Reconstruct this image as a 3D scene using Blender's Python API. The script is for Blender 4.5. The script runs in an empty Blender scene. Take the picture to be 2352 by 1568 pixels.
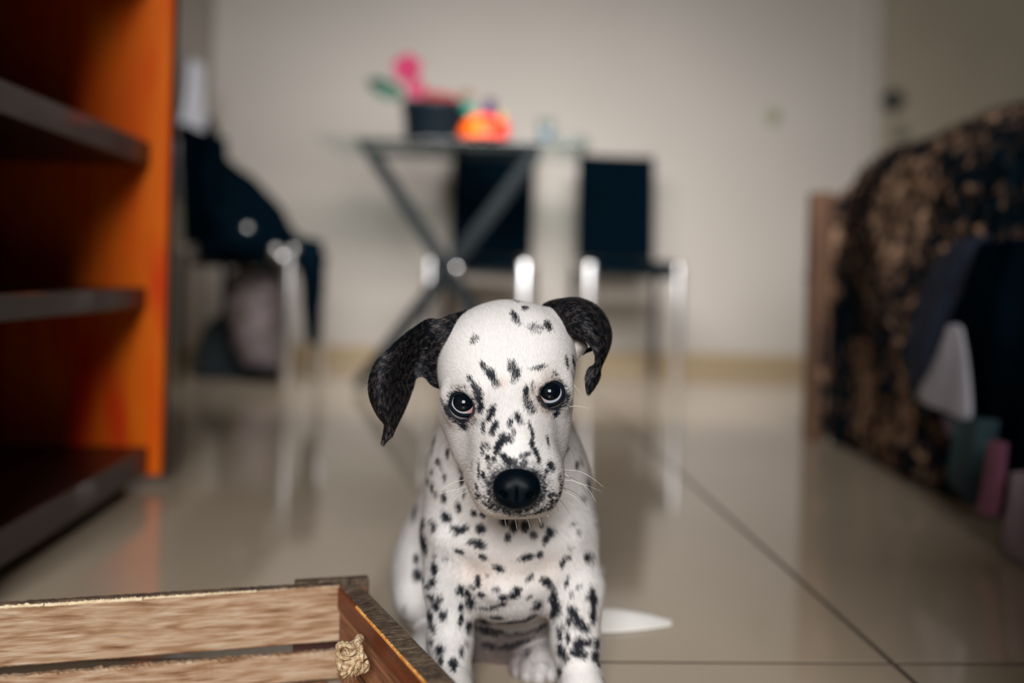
import bpy, bmesh, math, random
import numpy as np
from mathutils import Vector, Matrix

random.seed(7)
rng = np.random.default_rng(7)
SC = bpy.context.scene
COL = SC.collection
PI = math.pi

# ------------------------------------------------------------------ camera
F = 2287.0            # focal length in photo pixels
CX, CY = 1176.0, 633.0
H = 0.38              # eye height of the lens above the floor
RHO = 0.027           # slight roll
CR, SR = math.cos(RHO), math.sin(RHO)
RV = np.array([CR, 0, SR]); UV_ = np.array([-SR, 0, CR]); CAMP = np.array([0, 0, H])
cam = bpy.data.cameras.new('camera')
camo = bpy.data.objects.new('camera', cam); COL.objects.link(camo)
camo.matrix_world = Matrix(((CR, -SR, 0, 0), (0, 0, -1, 0), (SR, CR, 0, H), (0, 0, 0, 1)))
cam.sensor_width = 36.0
cam.lens = F / 2352 * 36
cam.shift_y = -(784 - CY) / 2352
cam.clip_start = 0.05
cam.dof.use_dof = True
cam.dof.focus_distance = 0.80
cam.dof.aperture_fstop = cam.lens / 1000 / 0.0216
cam.dof.aperture_blades = 9
SC.camera = camo

# ------------------------------------------------------------------ light
wd = bpy.data.worlds.new('world'); SC.world = wd; wd.use_nodes = True
wd.node_tree.nodes['Background'].inputs[0].default_value = (0.86, 0.93, 1.0, 1)
wd.node_tree.nodes['Background'].inputs[1].default_value = 0.06

def area(name, loc, target, sx, sy, power, color, spread=180):
    l = bpy.data.lights.new(name, 'AREA'); l.shape = 'RECTANGLE'; l.size = sx; l.size_y = sy
    l.energy = power; l.color = color; l.spread = math.radians(spread)
    o = bpy.data.objects.new(name, l); COL.objects.link(o); o.location = loc
    o.rotation_euler = (Vector(target) - Vector(loc)).to_track_quat('-Z', 'Y').to_euler()
    return o
area('window_light', (-0.15, -2.6, 1.90), (0.05, 1.4, 0.2), 1.5, 1.4, 54, (1.0, 0.985, 0.975), 100)
area('back_wall_fill', (0.1, 2.0, 1.22), (0.05, 4.2, 0.20), 1.3, .25, 15, (1.0, 0.965, 0.94), 90)  # added fill that brightens the back wall; no lamp hangs there
SC.view_settings.view_transform = 'Standard'; SC.view_settings.look = 'None'
SC.view_settings.gamma = 1.0; SC.view_settings.use_curve_mapping = False
SC.view_settings.exposure = 0.0
try:
    SC.cycles.max_bounces = 8; SC.cycles.glossy_bounces = 4; SC.cycles.diffuse_bounces = 4
    SC.cycles.caustics_reflective = False; SC.cycles.caustics_refractive = False
    SC.cycles.use_denoising = True
    SC.cycles.sample_clamp_indirect = 4.0
except Exception:
    pass

# ------------------------------------------------------------------ helpers
def W(px, py, D):
    u = (px - CX) / F * D; v = -(py - CY) / F * D
    return CAMP + u * RV + v * UV_ + np.array([0, D, 0])
def project(P):
    Q = P - CAMP
    D = Q[..., 1]
    return CX + (Q @ RV) / D * F, CY - (Q @ UV_) / D * F, D
TH = 0.056
EV = np.array([math.cos(TH), math.sin(TH), 0]); DV = np.array([-math.sin(TH), math.cos(TH), 0])
def RM(a, b, z=0.0):
    return a * EV + b * DV + np.array([0, 0, z])
def ray(px, py):
    return (px - CX) / F * RV - (py - CY) / F * UV_ + np.array([0, 1.0, 0])
def hit(px, py, n, d):
    r = ray(px, py); t = (d - CAMP @ n) / (r @ n)
    return CAMP + t * r
def onA(px, py, a): return hit(px, py, EV, a)
def onB(px, py, b): return hit(px, py, DV, b)
def onZ(px, py, z): return hit(px, py, np.array([0, 0, 1.0]), z)

def S(r, g, b):   # sRGB 0..255 -> linear
    f = lambda c: (c / 12.92 if c <= .04045 else ((c + .055) / 1.055) ** 2.4)
    return (f(r / 255), f(g / 255), f(b / 255), 1)

def empty(name, label, cat, loc=(0, 0, 0), group=None, rz=0.0):
    o = bpy.data.objects.new(name, None); COL.objects.link(o)
    o.location = tuple(loc); o.rotation_euler = (0, 0, rz); o.empty_display_size = .05
    o['label'] = label; o['category'] = cat
    if group: o['group'] = group
    return o
def tag(o, label, cat, group=None):
    o['label'] = label; o['category'] = cat
    if group: o['group'] = group
    return o
def link(name, me, mat=None, parent=None, smooth=False):
    o = bpy.data.objects.new(name, me); COL.objects.link(o)
    if mat: me.materials.append(mat)
    if smooth: me.polygons.foreach_set('use_smooth', [True] * len(me.polygons))
    if parent is not None:
        o.parent = parent
        bpy.context.view_layer.update()
        o.matrix_parent_inverse = parent.matrix_world.inverted()
    return o
def mk(name, V, Fc, mat=None, parent=None, smooth=True):
    me = bpy.data.meshes.new(name)
    me.from_pydata([tuple(map(float, v)) for v in V], [], [tuple(map(int, f)) for f in Fc]); me.update()
    return link(name, me, mat, parent, smooth)
def from_bm(name, bm, mat=None, parent=None, smooth=False):
    me = bpy.data.meshes.new(name); bmesh.ops.recalc_face_normals(bm, faces=bm.faces); bm.to_mesh(me); bm.free()
    return link(name, me, mat, parent, smooth)
def hexa(bm, P):
    vs = [bm.verts.new(tuple(p)) for p in P]
    for f in ((0, 1, 2, 3), (7, 6, 5, 4), (0, 4, 5, 1), (1, 5, 6, 2), (2, 6, 7, 3), (3, 7, 4, 0)):
        bm.faces.new([vs[i] for i in f])
def rbox(name, a0, a1, b0, b1, z0, z1, mat, parent=None, bev=0.0, seg=2, fn=RM, smooth=False):
    bm = bmesh.new()
    hexa(bm, [fn(a0, b0, z0), fn(a1, b0, z0), fn(a1, b1, z0), fn(a0, b1, z0),
              fn(a0, b0, z1), fn(a1, b0, z1), fn(a1, b1, z1), fn(a0, b1, z1)])
    if bev: bmesh.ops.bevel(bm, geom=list(bm.edges), offset=bev, segments=seg, affect='EDGES', profile=.5)
    return from_bm(name, bm, mat, parent, smooth)
def cr(P, n):
    """Catmull-Rom through the rows of P (m,...) -> (n,...)"""
    P = np.asarray(P, float); m = len(P)
    t = np.linspace(0, m - 1, n); i = np.minimum(t.astype(int), m - 2); f = (t - i).reshape((-1,) + (1,) * (P.ndim - 1))
    p0 = P[np.maximum(i - 1, 0)]; p1 = P[i]; p2 = P[i + 1]; p3 = P[np.minimum(i + 2, m - 1)]
    return .5 * (2 * p1 + (p2 - p0) * f + (2 * p0 - 5 * p1 + 4 * p2 - p3) * f ** 2 + (3 * p1 - p0 - 3 * p2 + p3) * f ** 3)
def tube_geo(P, r, k=10, base=0, closed=False):
    P = np.asarray(P, float); n = len(P); r = np.broadcast_to(np.asarray(r, float), (n,))
    T = np.gradient(P, axis=0); T /= np.linalg.norm(T, axis=1)[:, None] + 1e-12
    up = np.array([0, 0, 1.]) if abs(T[0][2]) < .9 else np.array([1., 0, 0])
    N = up - T[0] * (up @ T[0]); N /= np.linalg.norm(N)
    V = []
    for i in range(n):
        N = N - T[i] * (N @ T[i]); N /= np.linalg.norm(N) + 1e-12
        B = np.cross(T[i], N)
        for j in range(k):
            a = 2 * PI * j / k
            V.append(P[i] + r[i] * (math.cos(a) * N + math.sin(a) * B))
    Fc = []
    for i in range(n - 1):
        for j in range(k):
            q = (j + 1) % k
            Fc.append((base + i * k + j, base + i * k + q, base + (i + 1) * k + q, base + (i + 1) * k + j))
    Fc.append(tuple(base + j for j in range(k))[::-1]); Fc.append(tuple(base + (n - 1) * k + j for j in range(k)))
    return V, Fc
def tube(name, P, r, mat, parent=None, k=10, n=None):
    P = np.asarray(P, float)
    if n: P = cr(P, n); r = cr(np.broadcast_to(np.asarray(r, float), (2,)) if np.ndim(r) == 0 else r, n)
    V, Fc = tube_geo(P, r, k)
    return mk(name, V, Fc, mat, parent)
def lathe(name, prof, c, mat, parent=None, k=28, sx=1, sy=1):
    V = []; Fc = []; m = len(prof)
    for (r, z) in prof:
        for j in range(k):
            a = 2 * PI * j / k; V.append((c[0] + sx * r * math.cos(a), c[1] + sy * r * math.sin(a), c[2] + z))
    for i in range(m - 1):
        for j in range(k):
            q = (j + 1) % k; Fc.append((i * k + j, i * k + q, (i + 1) * k + q, (i + 1) * k + j))
    Fc.append(tuple(range(k))[::-1]); Fc.append(tuple((m - 1) * k + j for j in range(k)))
    return mk(name, V, Fc, mat, parent)
def sheet_geo(G, th=.003, nr=30, nc=20, fold=None):
    G = cr(np.asarray(G, float), nr); G = cr(G.transpose(1, 0, 2), nc).transpose(1, 0, 2)
    du = np.gradient(G, axis=0); dv = np.gradient(G, axis=1)
    N = np.cross(du, dv); N /= np.linalg.norm(N, axis=2)[..., None] + 1e-12
    if fold is not None:
        uu, vv = np.meshgrid(np.linspace(0, 1, nr), np.linspace(0, 1, nc), indexing='ij')
        G = G + N * fold(uu, vv)[..., None]
        du = np.gradient(G, axis=0); dv = np.gradient(G, axis=1)
        N = np.cross(du, dv); N /= np.linalg.norm(N, axis=2)[..., None] + 1e-12
    return G, N
def sheet(name, G, mat, parent=None, th=.003, nr=30, nc=20, fold=None):
    G, N = sheet_geo(G, th, nr, nc, fold)
    A = (G + N * th / 2).reshape(-1, 3); B = (G - N * th / 2).reshape(-1, 3); m = nr * nc
    V = np.concatenate([A, B]); Fc = []
    for i in range(nr - 1):
        for j in range(nc - 1):
            a = i * nc + j; Fc.append((a, a + nc, a + nc + 1, a + 1)); Fc.append((m + a, m + a + 1, m + a + nc + 1, m + a + nc))
    for i in range(nr - 1):
        a = i * nc; Fc.append((a, m + a, m + a + nc, a + nc)); a = i * nc + nc - 1; Fc.append((a, a + nc, m + a + nc, m + a))
    for j in range(nc - 1):
        a = j; Fc.append((a, a + 1, m + a + 1, m + a)); a = (nr - 1) * nc + j; Fc.append((a, m + a, m + a + 1, a + 1))
    return mk(name, V, Fc, mat, parent)

# ------------------------------------------------------------------ materials
def mat(name, col, rough=.5, metal=0.0, spec=.5, coat=0.0, trans=0.0, ior=1.45, sheen=0.0):
    m = bpy.data.materials.new(name); m.use_nodes = True
    b = m.node_tree.nodes['Principled BSDF']
    b.inputs['Base Color'].default_value = col; b.inputs['Roughness'].default_value = rough
    b.inputs['Metallic'].default_value = metal; b.inputs['Specular IOR Level'].default_value = spec
    b.inputs['Coat Weight'].default_value = coat; b.inputs['Transmission Weight'].default_value = trans
    b.inputs['IOR'].default_value = ior; b.inputs['Sheen Weight'].default_value = sheen
    return m
def nmat(name, stops, scale=(1, 1, 1), nscale=5, detail=6, rough=.5, bump=0.0, bscale=None, spec=.5, coat=0, rot=0.0, dist=0.0, kind='noise', bdist=.002, rough2=None, sheen=0, mix2=None):
    m = mat(name, stops[0][1], rough, spec=spec, coat=coat, sheen=sheen)
    nt = m.node_tree; N = nt.nodes; L = nt.links; b = N['Principled BSDF']
    tc = N.new('ShaderNodeTexCoord'); mp = N.new('ShaderNodeMapping'); mp.vector_type = 'TEXTURE'; mp.inputs['Scale'].default_value = tuple(1 / q for q in scale)
    mp.inputs['Rotation'].default_value = (0, 0, rot) if not isinstance(rot, tuple) else rot
    L.new(tc.outputs['Object'], mp.inputs[0])
    if kind == 'noise':
        t = N.new('ShaderNodeTexNoise'); t.inputs['Scale'].default_value = nscale; t.inputs['Detail'].default_value = detail; t.inputs['Distortion'].default_value = dist
        out = t.outputs[0]
    else:
        t = N.new('ShaderNodeTexVoronoi'); t.inputs['Scale'].default_value = nscale; out = t.outputs[0]
    L.new(mp.outputs[0], t.inputs['Vector'])
    if mix2:
        t3 = N.new('ShaderNodeTexNoise'); t3.inputs['Scale'].default_value = mix2[0]; t3.inputs['Detail'].default_value = 3; L.new(mp.outputs[0], t3.inputs['Vector'])
        mx = N.new('ShaderNodeMix'); mx.inputs[0].default_value = mix2[1]; L.new(out, mx.inputs[2]); L.new(t3.outputs[0], mx.inputs[3]); out = mx.outputs[0]
    r = N.new('ShaderNodeValToRGB'); L.new(out, r.inputs[0])
    while len(r.color_ramp.elements) < len(stops): r.color_ramp.elements.new(.5)
    for e, (p, c) in zip(r.color_ramp.elements, stops): e.position = p; e.color = c
    L.new(r.outputs[0], b.inputs['Base Color'])
    if rough2 is not None:
        rr = N.new('ShaderNodeMapRange'); rr.inputs[3].default_value = rough; rr.inputs[4].default_value = rough2
        L.new(out, rr.inputs[0]); L.new(rr.outputs[0], b.inputs['Roughness'])
    if bump:
        t2 = N.new('ShaderNodeTexNoise'); t2.inputs['Scale'].default_value = bscale or nscale * 3; t2.inputs['Detail'].default_value = 8
        L.new(mp.outputs[0], t2.inputs['Vector'])
        bp = N.new('ShaderNodeBump'); bp.inputs['Strength'].default_value = bump; bp.inputs['Distance'].default_value = bdist
        L.new(t2.outputs[0], bp.inputs['Height']); L.new(bp.outputs[0], b.inputs['Normal'])
    return m
def vmat(name, rough=.6, spec=.3, coat=0.0, sheen=0.0, sss=0.0):
    m = mat(name, (1, 1, 1, 1), rough, spec=spec, coat=coat, sheen=sheen)
    a = m.node_tree.nodes.new('ShaderNodeVertexColor'); a.layer_name = 'coat'
    m.node_tree.links.new(a.outputs[0], m.node_tree.nodes['Principled BSDF'].inputs['Base Color'])
    return m

M = {}
M['wall'] = nmat('wall_paint', [(.3, S(186, 180, 173)), (.7, S(190, 184, 177))], nscale=2.2, rough=.7, bump=.05, bscale=60, spec=.25)
M['ceiling'] = mat('ceiling_paint', S(150, 146, 140), .8)
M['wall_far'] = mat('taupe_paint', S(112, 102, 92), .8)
M['tile'] = nmat('polished_tile', [(.3, S(184, 168, 147)), (.55, S(190, 174, 153)), (.75, S(189, 174, 153))], nscale=2.5, detail=8, rough=.06, rough2=.10, spec=1.0)
M['grout'] = mat('grout', S(92, 80, 68), .8)
M['skirting'] = mat('skirting', S(166, 148, 118), .4)
M['door'] = nmat('door_paint', [(.3, S(158, 148, 130)), (.7, S(164, 154, 136))], nscale=3, rough=.5)
M['chrome'] = mat('chrome', (.86, .86, .88, 1), .10, metal=1)
M['satin'] = mat('satin_chrome', (.95, .95, .96, 1), .28, metal=1)
M['darkmetal'] = mat('dark_metal', (.005, .009, .011, 1), .55, spec=.15)
M['leather'] = nmat('black_leather', [(.3, (.0006, .0035, .007, 1)), (.8, (.0015, .006, .010, 1))], nscale=30, rough=.8, bump=.1, spec=.0)

def thin_glass(name, tint):
    m = bpy.data.materials.new(name); m.use_nodes = True; nt = m.node_tree; nt.nodes.remove(nt.nodes['Principled BSDF'])
    t = nt.nodes.new('ShaderNodeBsdfTransparent'); t.inputs[0].default_value = tint
    g = nt.nodes.new('ShaderNodeBsdfGlossy'); g.inputs['Roughness'].default_value = .03
    f = nt.nodes.new('ShaderNodeFresnel'); f.inputs[0].default_value = 1.45
    x = nt.nodes.new('ShaderNodeMixShader'); o = nt.nodes['Material Output']
    ge = nt.nodes.new('ShaderNodeNewGeometry'); mu = nt.nodes.new('ShaderNodeMath'); mu.operation = 'MULTIPLY'; iv = nt.nodes.new('ShaderNodeMath'); iv.operation = 'SUBTRACT'; iv.inputs[0].default_value = 1
    nt.links.new(ge.outputs['Backfacing'], iv.inputs[1]); nt.links.new(f.outputs[0], mu.inputs[0]); nt.links.new(iv.outputs[0], mu.inputs[1])
    nt.links.new(mu.outputs[0], x.inputs[0]); nt.links.new(t.outputs[0], x.inputs[1]); nt.links.new(g.outputs[0], x.inputs[2]); nt.links.new(x.outputs[0], o.inputs[0])
    return m
# ================================================================== the room
fl = rbox('floor', -1.15, 2.72, -3.2, 4.32, -.06, -.0006, M['grout']); fl['kind'] = 'structure'
TS = 1.2; GW = .007
tile_mesh = None
for i in range(-2, 3):
    for j in range(-4, 4):
        a0 = .45 + i * TS; b0 = .98 + j * TS
        x0, x1 = max(a0 + GW / 2, -1.14), min(a0 + TS - GW / 2, 2.70)
        y0, y1 = max(b0 + GW / 2, -3.18), min(b0 + TS - GW / 2, 4.30)
        if x1 - x0 < .05 or y1 - y0 < .05: continue
        rbox('tile', x0, x1, y0, y1, -.010, 0.0, M['tile'], fl)
BW = 4.20
def structure(o): o['kind'] = 'structure'; return o
structure(rbox('wall_back', -1.15, 2.72, BW, BW + .1, -.01, 2.6, M['wall']))
structure(rbox('wall_left', -1.15, -1.03, -3.2, BW, -.01, 2.6, M['wall']))
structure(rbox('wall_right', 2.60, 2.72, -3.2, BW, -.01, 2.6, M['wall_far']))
structure(rbox('ceiling', -1.15, 2.72, -3.2, BW + .1, 2.6, 2.7, M['ceiling']))
structure(rbox('baseboard_back', -1.03, 1.73, BW - .014, BW, 0, .070, M['skirting'], bev=.003))
structure(rbox('baseboard_left', -1.03, -1.016, -1.0, BW - .014, 0, .070, M['skirting'], bev=.003))
# door at the right end of the back wall
dr = structure(rbox('door_1', 1.79, 2.52, BW - .030, BW + .0, .005, 2.1, M['door'], bev=.003))
structure(rbox('trim_1', 1.735, 1.785, BW - .040, BW, 0, 2.17, M['wall'], bev=.004))
structure(rbox('trim_2', 2.525, 2.59, BW - .045, BW, 0, 2.17, M['wall'], bev=.004))
kn = onB(2046, 232, BW - .04)
kb = kn @ DV
def disc(name, c, r, th, m_, parent, k=24):
    V = []; n = DV
    e1 = EV; e2 = np.array([0, 0, 1.])
    prof = [(r, 0), (r, -th * .7), (r * .85, -th), (r * .2, -th * 1.05)]
    for rr, dd in prof:
        for j in range(k):
            t = 2 * PI * j / k; V.append(c + rr * (math.cos(t) * e1 + math.sin(t) * e2) + n * dd)
    Fc = [(i * k + j, i * k + (j + 1) % k, (i + 1) * k + (j + 1) % k, (i + 1) * k + j) for i in range(3) for j in range(k)]
    Fc += [tuple(range(k)), tuple(3 * k + j for j in range(k))]
    return mk(name, V, Fc, m_, parent)
M['dullmetal'] = mat('dull_metal', (.055, .06, .055, 1), .4, metal=.3)
c = onB(2046, 232, BW - .030)
disc('door_knob', c, .046, .045, M['dullmetal'], dr)
c = onB(2066, 305, BW - .030)
disc('escutcheon', c, .035, .008, mat('plate_metal', S(120, 116, 102), .4, metal=.2), dr)
# round wall button
c = onB(1774, 268, BW)
sw = disc('wall_button', c, .034, .012, mat('faded_green', S(150, 152, 128), .5), None)
tag(sw, 'small round greenish plate fixed on the back wall left of the door', 'wall plate')

# ================================================================== bookcase on the left
M['shelfwood'] = nmat('brown_varnish', [(.3, S(40, 24, 22)), (.7, S(58, 36, 31))], scale=(6, 1, 6), nscale=4, rough=.42, coat=.15, spec=.4, bump=.1)
M['orangewood'] = nmat('orange_varnish', [(.35, S(255, 88, 6)), (.5, S(255, 122, 14)), (.65, S(242, 56, 8))], scale=(5, 5, .8), nscale=3, rough=.5, spec=.2)
M['backpanel'] = nmat('dark_panel', [(.3, (.004, .006, .009, 1)), (.7, (.012, .006, .005, 1))], nscale=3, rough=.6, spec=.2)
M['brass'] = mat('brass', S(160, 120, 60), .3, metal=1)
bc = empty('bookcase', 'tall dark brown wooden bookcase with open empty shelves and orange inner side', 'bookcase', RM(-.70, 1.4, 0))
BF = 1.745; BN = 1.08
rbox('side_panel', -.92, -.50, BF, BF + .022, .02, 1.3, M['orangewood'], bc, bev=.002)['label'] = 'far side panel varnished bright orange'
rbox('side_panel', -.92, -.50, BN - .022, BN, .02, 1.3, M['shelfwood'], bc, bev=.002)
rbox('back_panel', -.93, -.922, BN - .02, BF + .02, .02, 1.3, M['backpanel'], bc)
for z0, z1 in ((.5515, .592), (.309, .343), (.865, .905), (1.26, 1.30)):
    rbox('shelf_board', -.921, -.530, BN + .001, BF - .001, z0, z1, M['shelfwood'], bc, bev=.003)
rbox('base_board', -.921, -.520, BN + .001, BF - .001, .024, .070, M['shelfwood'], bc, bev=.003)
rbox('outer_trim', -.93, -.497, BF + .0225, BF + .030, .02, 1.3, M['backpanel'], bc)
for (a, b) in ((-.55, BF - .06), (-.55, BN + .06), (-.86, BF - .06), (-.86, BN + .06)):
    p = RM(a, b, 0)
    lathe('foot', [(.010, 0), (.014, .003), (.014, .020), (.010, .0245)], p, M['brass'], bc, k=16)

# ================================================================== chrome chairs
def framed_chair(name, label, origin, rz, w=.33, seat_z=.445, top=.86, group=None, legbow=0.0):
    """side-framed dining chair, local x = width, local -y = front"""
    t = empty(name, label, 'chair', origin, group)
    c, s = math.cos(rz), math.sin(rz)
    o3 = np.array(origin)
    def T(x, y, z): return o3 + np.array([c * x - s * y, s * x + c * y, z])
    hw = w / 2
    # backrest: padded, slightly curved panel
    G = [[T(x * hw * 1.0, .165 + .03 * v + .02 * (1 - x * x) * .8, seat_z + .01 + (top - seat_z - .01) * v) for x in np.linspace(-1, 1, 5)] for v in np.linspace(0, 1, 5)]
    sheet('backrest', G, M['leather'], t, th=.030, nr=14, nc=14)
    def fnT(x, y, z): return T(x, y, z)
    rbox('seat', -hw, hw, -.20, .16, seat_z - .045, seat_z, M['leather'], t, bev=.016, seg=3, fn=fnT, smooth=True)
    r = .0105
    for sx in (-1, 1):
        x = sx * (hw + .012)
        rbox('front_leg', x - .0135, x + .0135, -.190, -.163, .0, seat_z - .012, M['satin'], t, bev=.0065, seg=4, fn=fnT, smooth=True)
        rbox('rear_leg', x - .010, x + .010, .168, .188, .0, seat_z - .012, M['darkmetal'], t, bev=.003, fn=fnT)
        tube('side_rail', [T(x, -.175, seat_z - .022), T(x, 0, seat_z - .030), T(x, .176, seat_z - .022)], r, M['chrome'], t, n=8)
        
    rbox('seat_frame', -hw - .01, hw + .01, -.19, .15, seat_z - .062, seat_z - .046, M['darkmetal'], t, bev=.003, fn=fnT)
    return t, T
# feet line of the right chair is near y=862 of the photograph
pr = W(1432, 700, 3.72); pr[2] = 0
framed_chair('dining_chair', 'chrome framed black dining chair standing alone right of the glass table', pr, .10, w=.300)
pm = W(1108, 700, 3.80); pm[2] = 0
framed_chair('dining_chair', 'chrome framed black dining chair directly behind the crossed table legs', pm, -.12, w=.325, top=.89)

# left chair with jacket over its back, seen side-on
pl = W(585, 700, 3.36); pl[2] = 0
lc, TL = framed_chair('dining_chair', 'chrome legged chair at left buried under a black jacket', pl, PI / 2 - .10, w=.34, top=.84)
M['blackcloth'] = nmat('black_cloth', [(.3, (.0008, .0040, .008, 1)), (.75, (.002, .007, .012, 1))], nscale=14, rough=.9, bump=.4, spec=.0)
def heap(name, pts, m_, parent=None, nr=26, nc=26, seed=1, amp=.012):
    """closed cloth heap from rings: each ring (px,py,D,rx,ry)"""
    r_ = np.random.default_rng(seed); k = 30; V = []; Fc = []
    ctr = cr(np.array([W(p[0], p[1], p[2]) for p in pts]), nr); rad = cr(np.array([[p[3], p[4]] for p in pts]), nr)
    ph = r_.uniform(0, 6.28, 8)
    for i in range(nr):
        for j in range(k):
            a = 2 * PI * j / k
            w_ = 1 + amp / .06 * (math.sin(3 * a + ph[0] + i * .35) * .5 + math.sin(7 * a + ph[1] - i * .5) * .35 + math.sin(i * .9 + 2 * a + ph[2]) * .4)
            V.append(ctr[i] + np.array([rad[i][0] * w_ * math.cos(a), rad[i][1] * w_ * math.sin(a), .006 * math.sin(5 * a + i)]))
    for i in range(nr - 1):
        for j in range(k):
            q = (j + 1) % k; Fc.append((i * k + j, i * k + q, (i + 1) * k + q, (i + 1) * k + j))
    Fc.append(tuple(range(k))); Fc.append(tuple((nr - 1) * k + j for j in range(k))[::-1])
    return mk(name, V, Fc, m_, parent)
jk = heap('jacket', [(484, 272, 3.36, .010, .014), (486, 310, 3.36, .022, .03), (494, 370, 3.36, .045, .08), (522, 410, 3.34, .088, .14), (546, 462, 3.32, .140, .18),
                     (560, 520, 3.30, .155, .20), (580, 555, 3.30, .185, .21), (580, 592, 3.30, .175, .21), (560, 600, 3.30, .15, .19)], M['blackcloth'], seed=4, amp=.008)
tag(jk, 'black jacket heaped over the seat and back of the left chair', 'jacket')
G = [[W(x, y, D) for (x, y, D) in row] for row in (
    [(655, 540, 3.16), (690, 548, 3.14), (720, 552, 3.16), (735, 556, 3.2)],
    [(675, 580, 3.12), (700, 590, 3.10), (725, 600, 3.12), (738, 612, 3.16)],
    [(695, 640, 3.12), (712, 650, 3.10), (728, 660, 3.12), (736, 670, 3.16)],
    [(700, 700, 3.14), (712, 715, 3.12), (724, 712, 3.14), (732, 705, 3.16)],
    [(708, 770, 3.16), (716, 790, 3.14), (722, 790, 3.16), (728, 780, 3.18)])]
sl = sheet('sleeve', G, M['blackcloth'], jk, th=.02, nr=20, nc=10)
for (x, y) in ((632, 573), (673, 573), (568, 524)):
    c0 = W(x, y, 3.06 if y > 560 else 3.11)
    bm = bmesh.new(); bmesh.ops.create_icosphere(bm, subdivisions=3, radius=.015)
    bmesh.ops.translate(bm, verts=bm.verts, vec=Vector(c0))
    from_bm('buckle', bm, M['satin'], jk, True)
# lilac-grey patterned bag and dark bag below the seat
M['lilac'] = nmat('patterned_lilac', [(.35, S(64, 58, 66)), (.5, S(120, 108, 112)), (.65, S(84, 76, 70))], nscale=11, detail=3, rough=.8)
M['darkbag'] = nmat('dark_teal_cloth', [(.3, (.004, .012, .018, 1)), (.7, (.02, .03, .035, 1))], nscale=9, rough=.8)
bg = heap('tote_bag', [(600, 618, 3.32, .09, .06), (595, 650, 3.32, .10, .07), (590, 720, 3.32, .10, .07), (600, 780, 3.32, .09, .07), (612, 840, 3.32, .07, .06)], M['lilac'], seed=8, amp=.006)
tag(bg, 'lilac grey patterned cloth bag hanging under the jacket on the left chair', 'bag')
bg2 = heap('floor_bag', [(560, 700, 3.5, .05, .04), (548, 760, 3.5, .12, .07), (552, 820, 3.48, .16, .08), (556, 862, 3.46, .17, .085)], M['darkbag'], seed=12, amp=.006)
mnz = min((v.co.z for v in bg2.data.vertices)); bg2.location.z = -mnz
tag(bg2, 'dark teal bag slumped on the floor beneath the left chair', 'bag')
# towel / curtain hanging on the left wall
M['whitecloth'] = mat('white_cloth', S(232, 236, 248), .85, sheen=.2)
G = [[RM(-.995 + .012 * math.sin(j * 1.9), 3.78 + j * .075 * s_, z) for j in range(-3, 4)] for z, s_ in ((1.14, .25), (1.02, .5), (.88, .9), (.74, 1.05), (.64, .9))]
tw = sheet('hanging_towel', G, M['whitecloth'], None, th=.012, nr=24, nc=24, fold=lambda u, v: .012 * np.sin(v * 22))
tag(tw, 'white towel hanging against the left wall beside the bookcase', 'towel')
hk = tube('wall_hook', [RM(-1.03, 3.78, 1.16), RM(-1.0, 3.78, 1.155), RM(-.99, 3.78, 1.135)], .006, M['chrome'], tw, n=8)

# ================================================================== glass table with crossed legs
tb = empty('glass_table', 'glass topped table on crossed dark metal legs with a potted flower on it', 'table', RM(0, 3.35, 0))
M['glass'] = thin_glass('table_glass', (.88, .93, .92, 1))
TZ = .812
o_ = W(1048, 326, 3.34)
def TT(a, b, z): return np.array([a + o_[0], b + 3.34, z])
rbox('tabletop', -.44, .44, -.17, .36, TZ - .010, TZ, M['glass'], tb, bev=.003, fn=TT)
def bar(name, A, B, w, d, m_, parent):
    A = np.asarray(A); B = np.asarray(B); T = (B - A) / np.linalg.norm(B - A); y = np.array([0, 1., 0]); n = np.cross(T, y)
    bm = bmesh.new()
    P = [A - n * w - y * d, A + n * w - y * d, A + n * w + y * d, A - n * w + y * d]
    hexa(bm, P + [p + (B - A) for p in P]); bmesh.ops.bevel(bm, geom=list(bm.edges), offset=.003, segments=2, affect='EDGES')
    return from_bm(name, bm, m_, parent)
for dy in (-.17, .15):
    kf = (3.34 + dy) / 3.34
    L0 = W(850, 340, 3.34); R0 = W(1232, 340, 3.34)
    xl, xr = L0[0] - o_[0], R0[0] - o_[0]
    A = TT(xl, dy - .012, TZ - .022); B = TT(xr - .02, dy - .012, .014)
    C_ = TT(xr, dy + .012, TZ - .022); D_ = TT(xl + .0, dy + .012, .014)
    bar('crossed_leg', A, B, .015, .010, M['darkmetal'], tb); bar('crossed_leg', C_, D_, .015, .010, M['darkmetal'], tb)
    bar('top_rail', TT(xl - .02, dy, TZ - .017), TT(xr + .02, dy, TZ - .017), .007, .012, M['darkmetal'], tb)
    cc = (A + B) / 2; bm = bmesh.new(); bmesh.ops.create_icosphere(bm, subdivisions=3, radius=.017)
    cc = W(1048, 616, 3.34 + dy - .035) if dy < 0 else cc
    bmesh.ops.translate(bm, verts=bm.verts, vec=Vector(cc)); from_bm('bolt_cap', bm, M['chrome'], tb, True)
for s_ in (-1, 1):
    x = xl if s_ < 0 else xr
    tube('stretcher', [TT(x, -.17, .03), TT(x, .15, .03)], .008, M['darkmetal'], tb, n=4)
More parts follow.
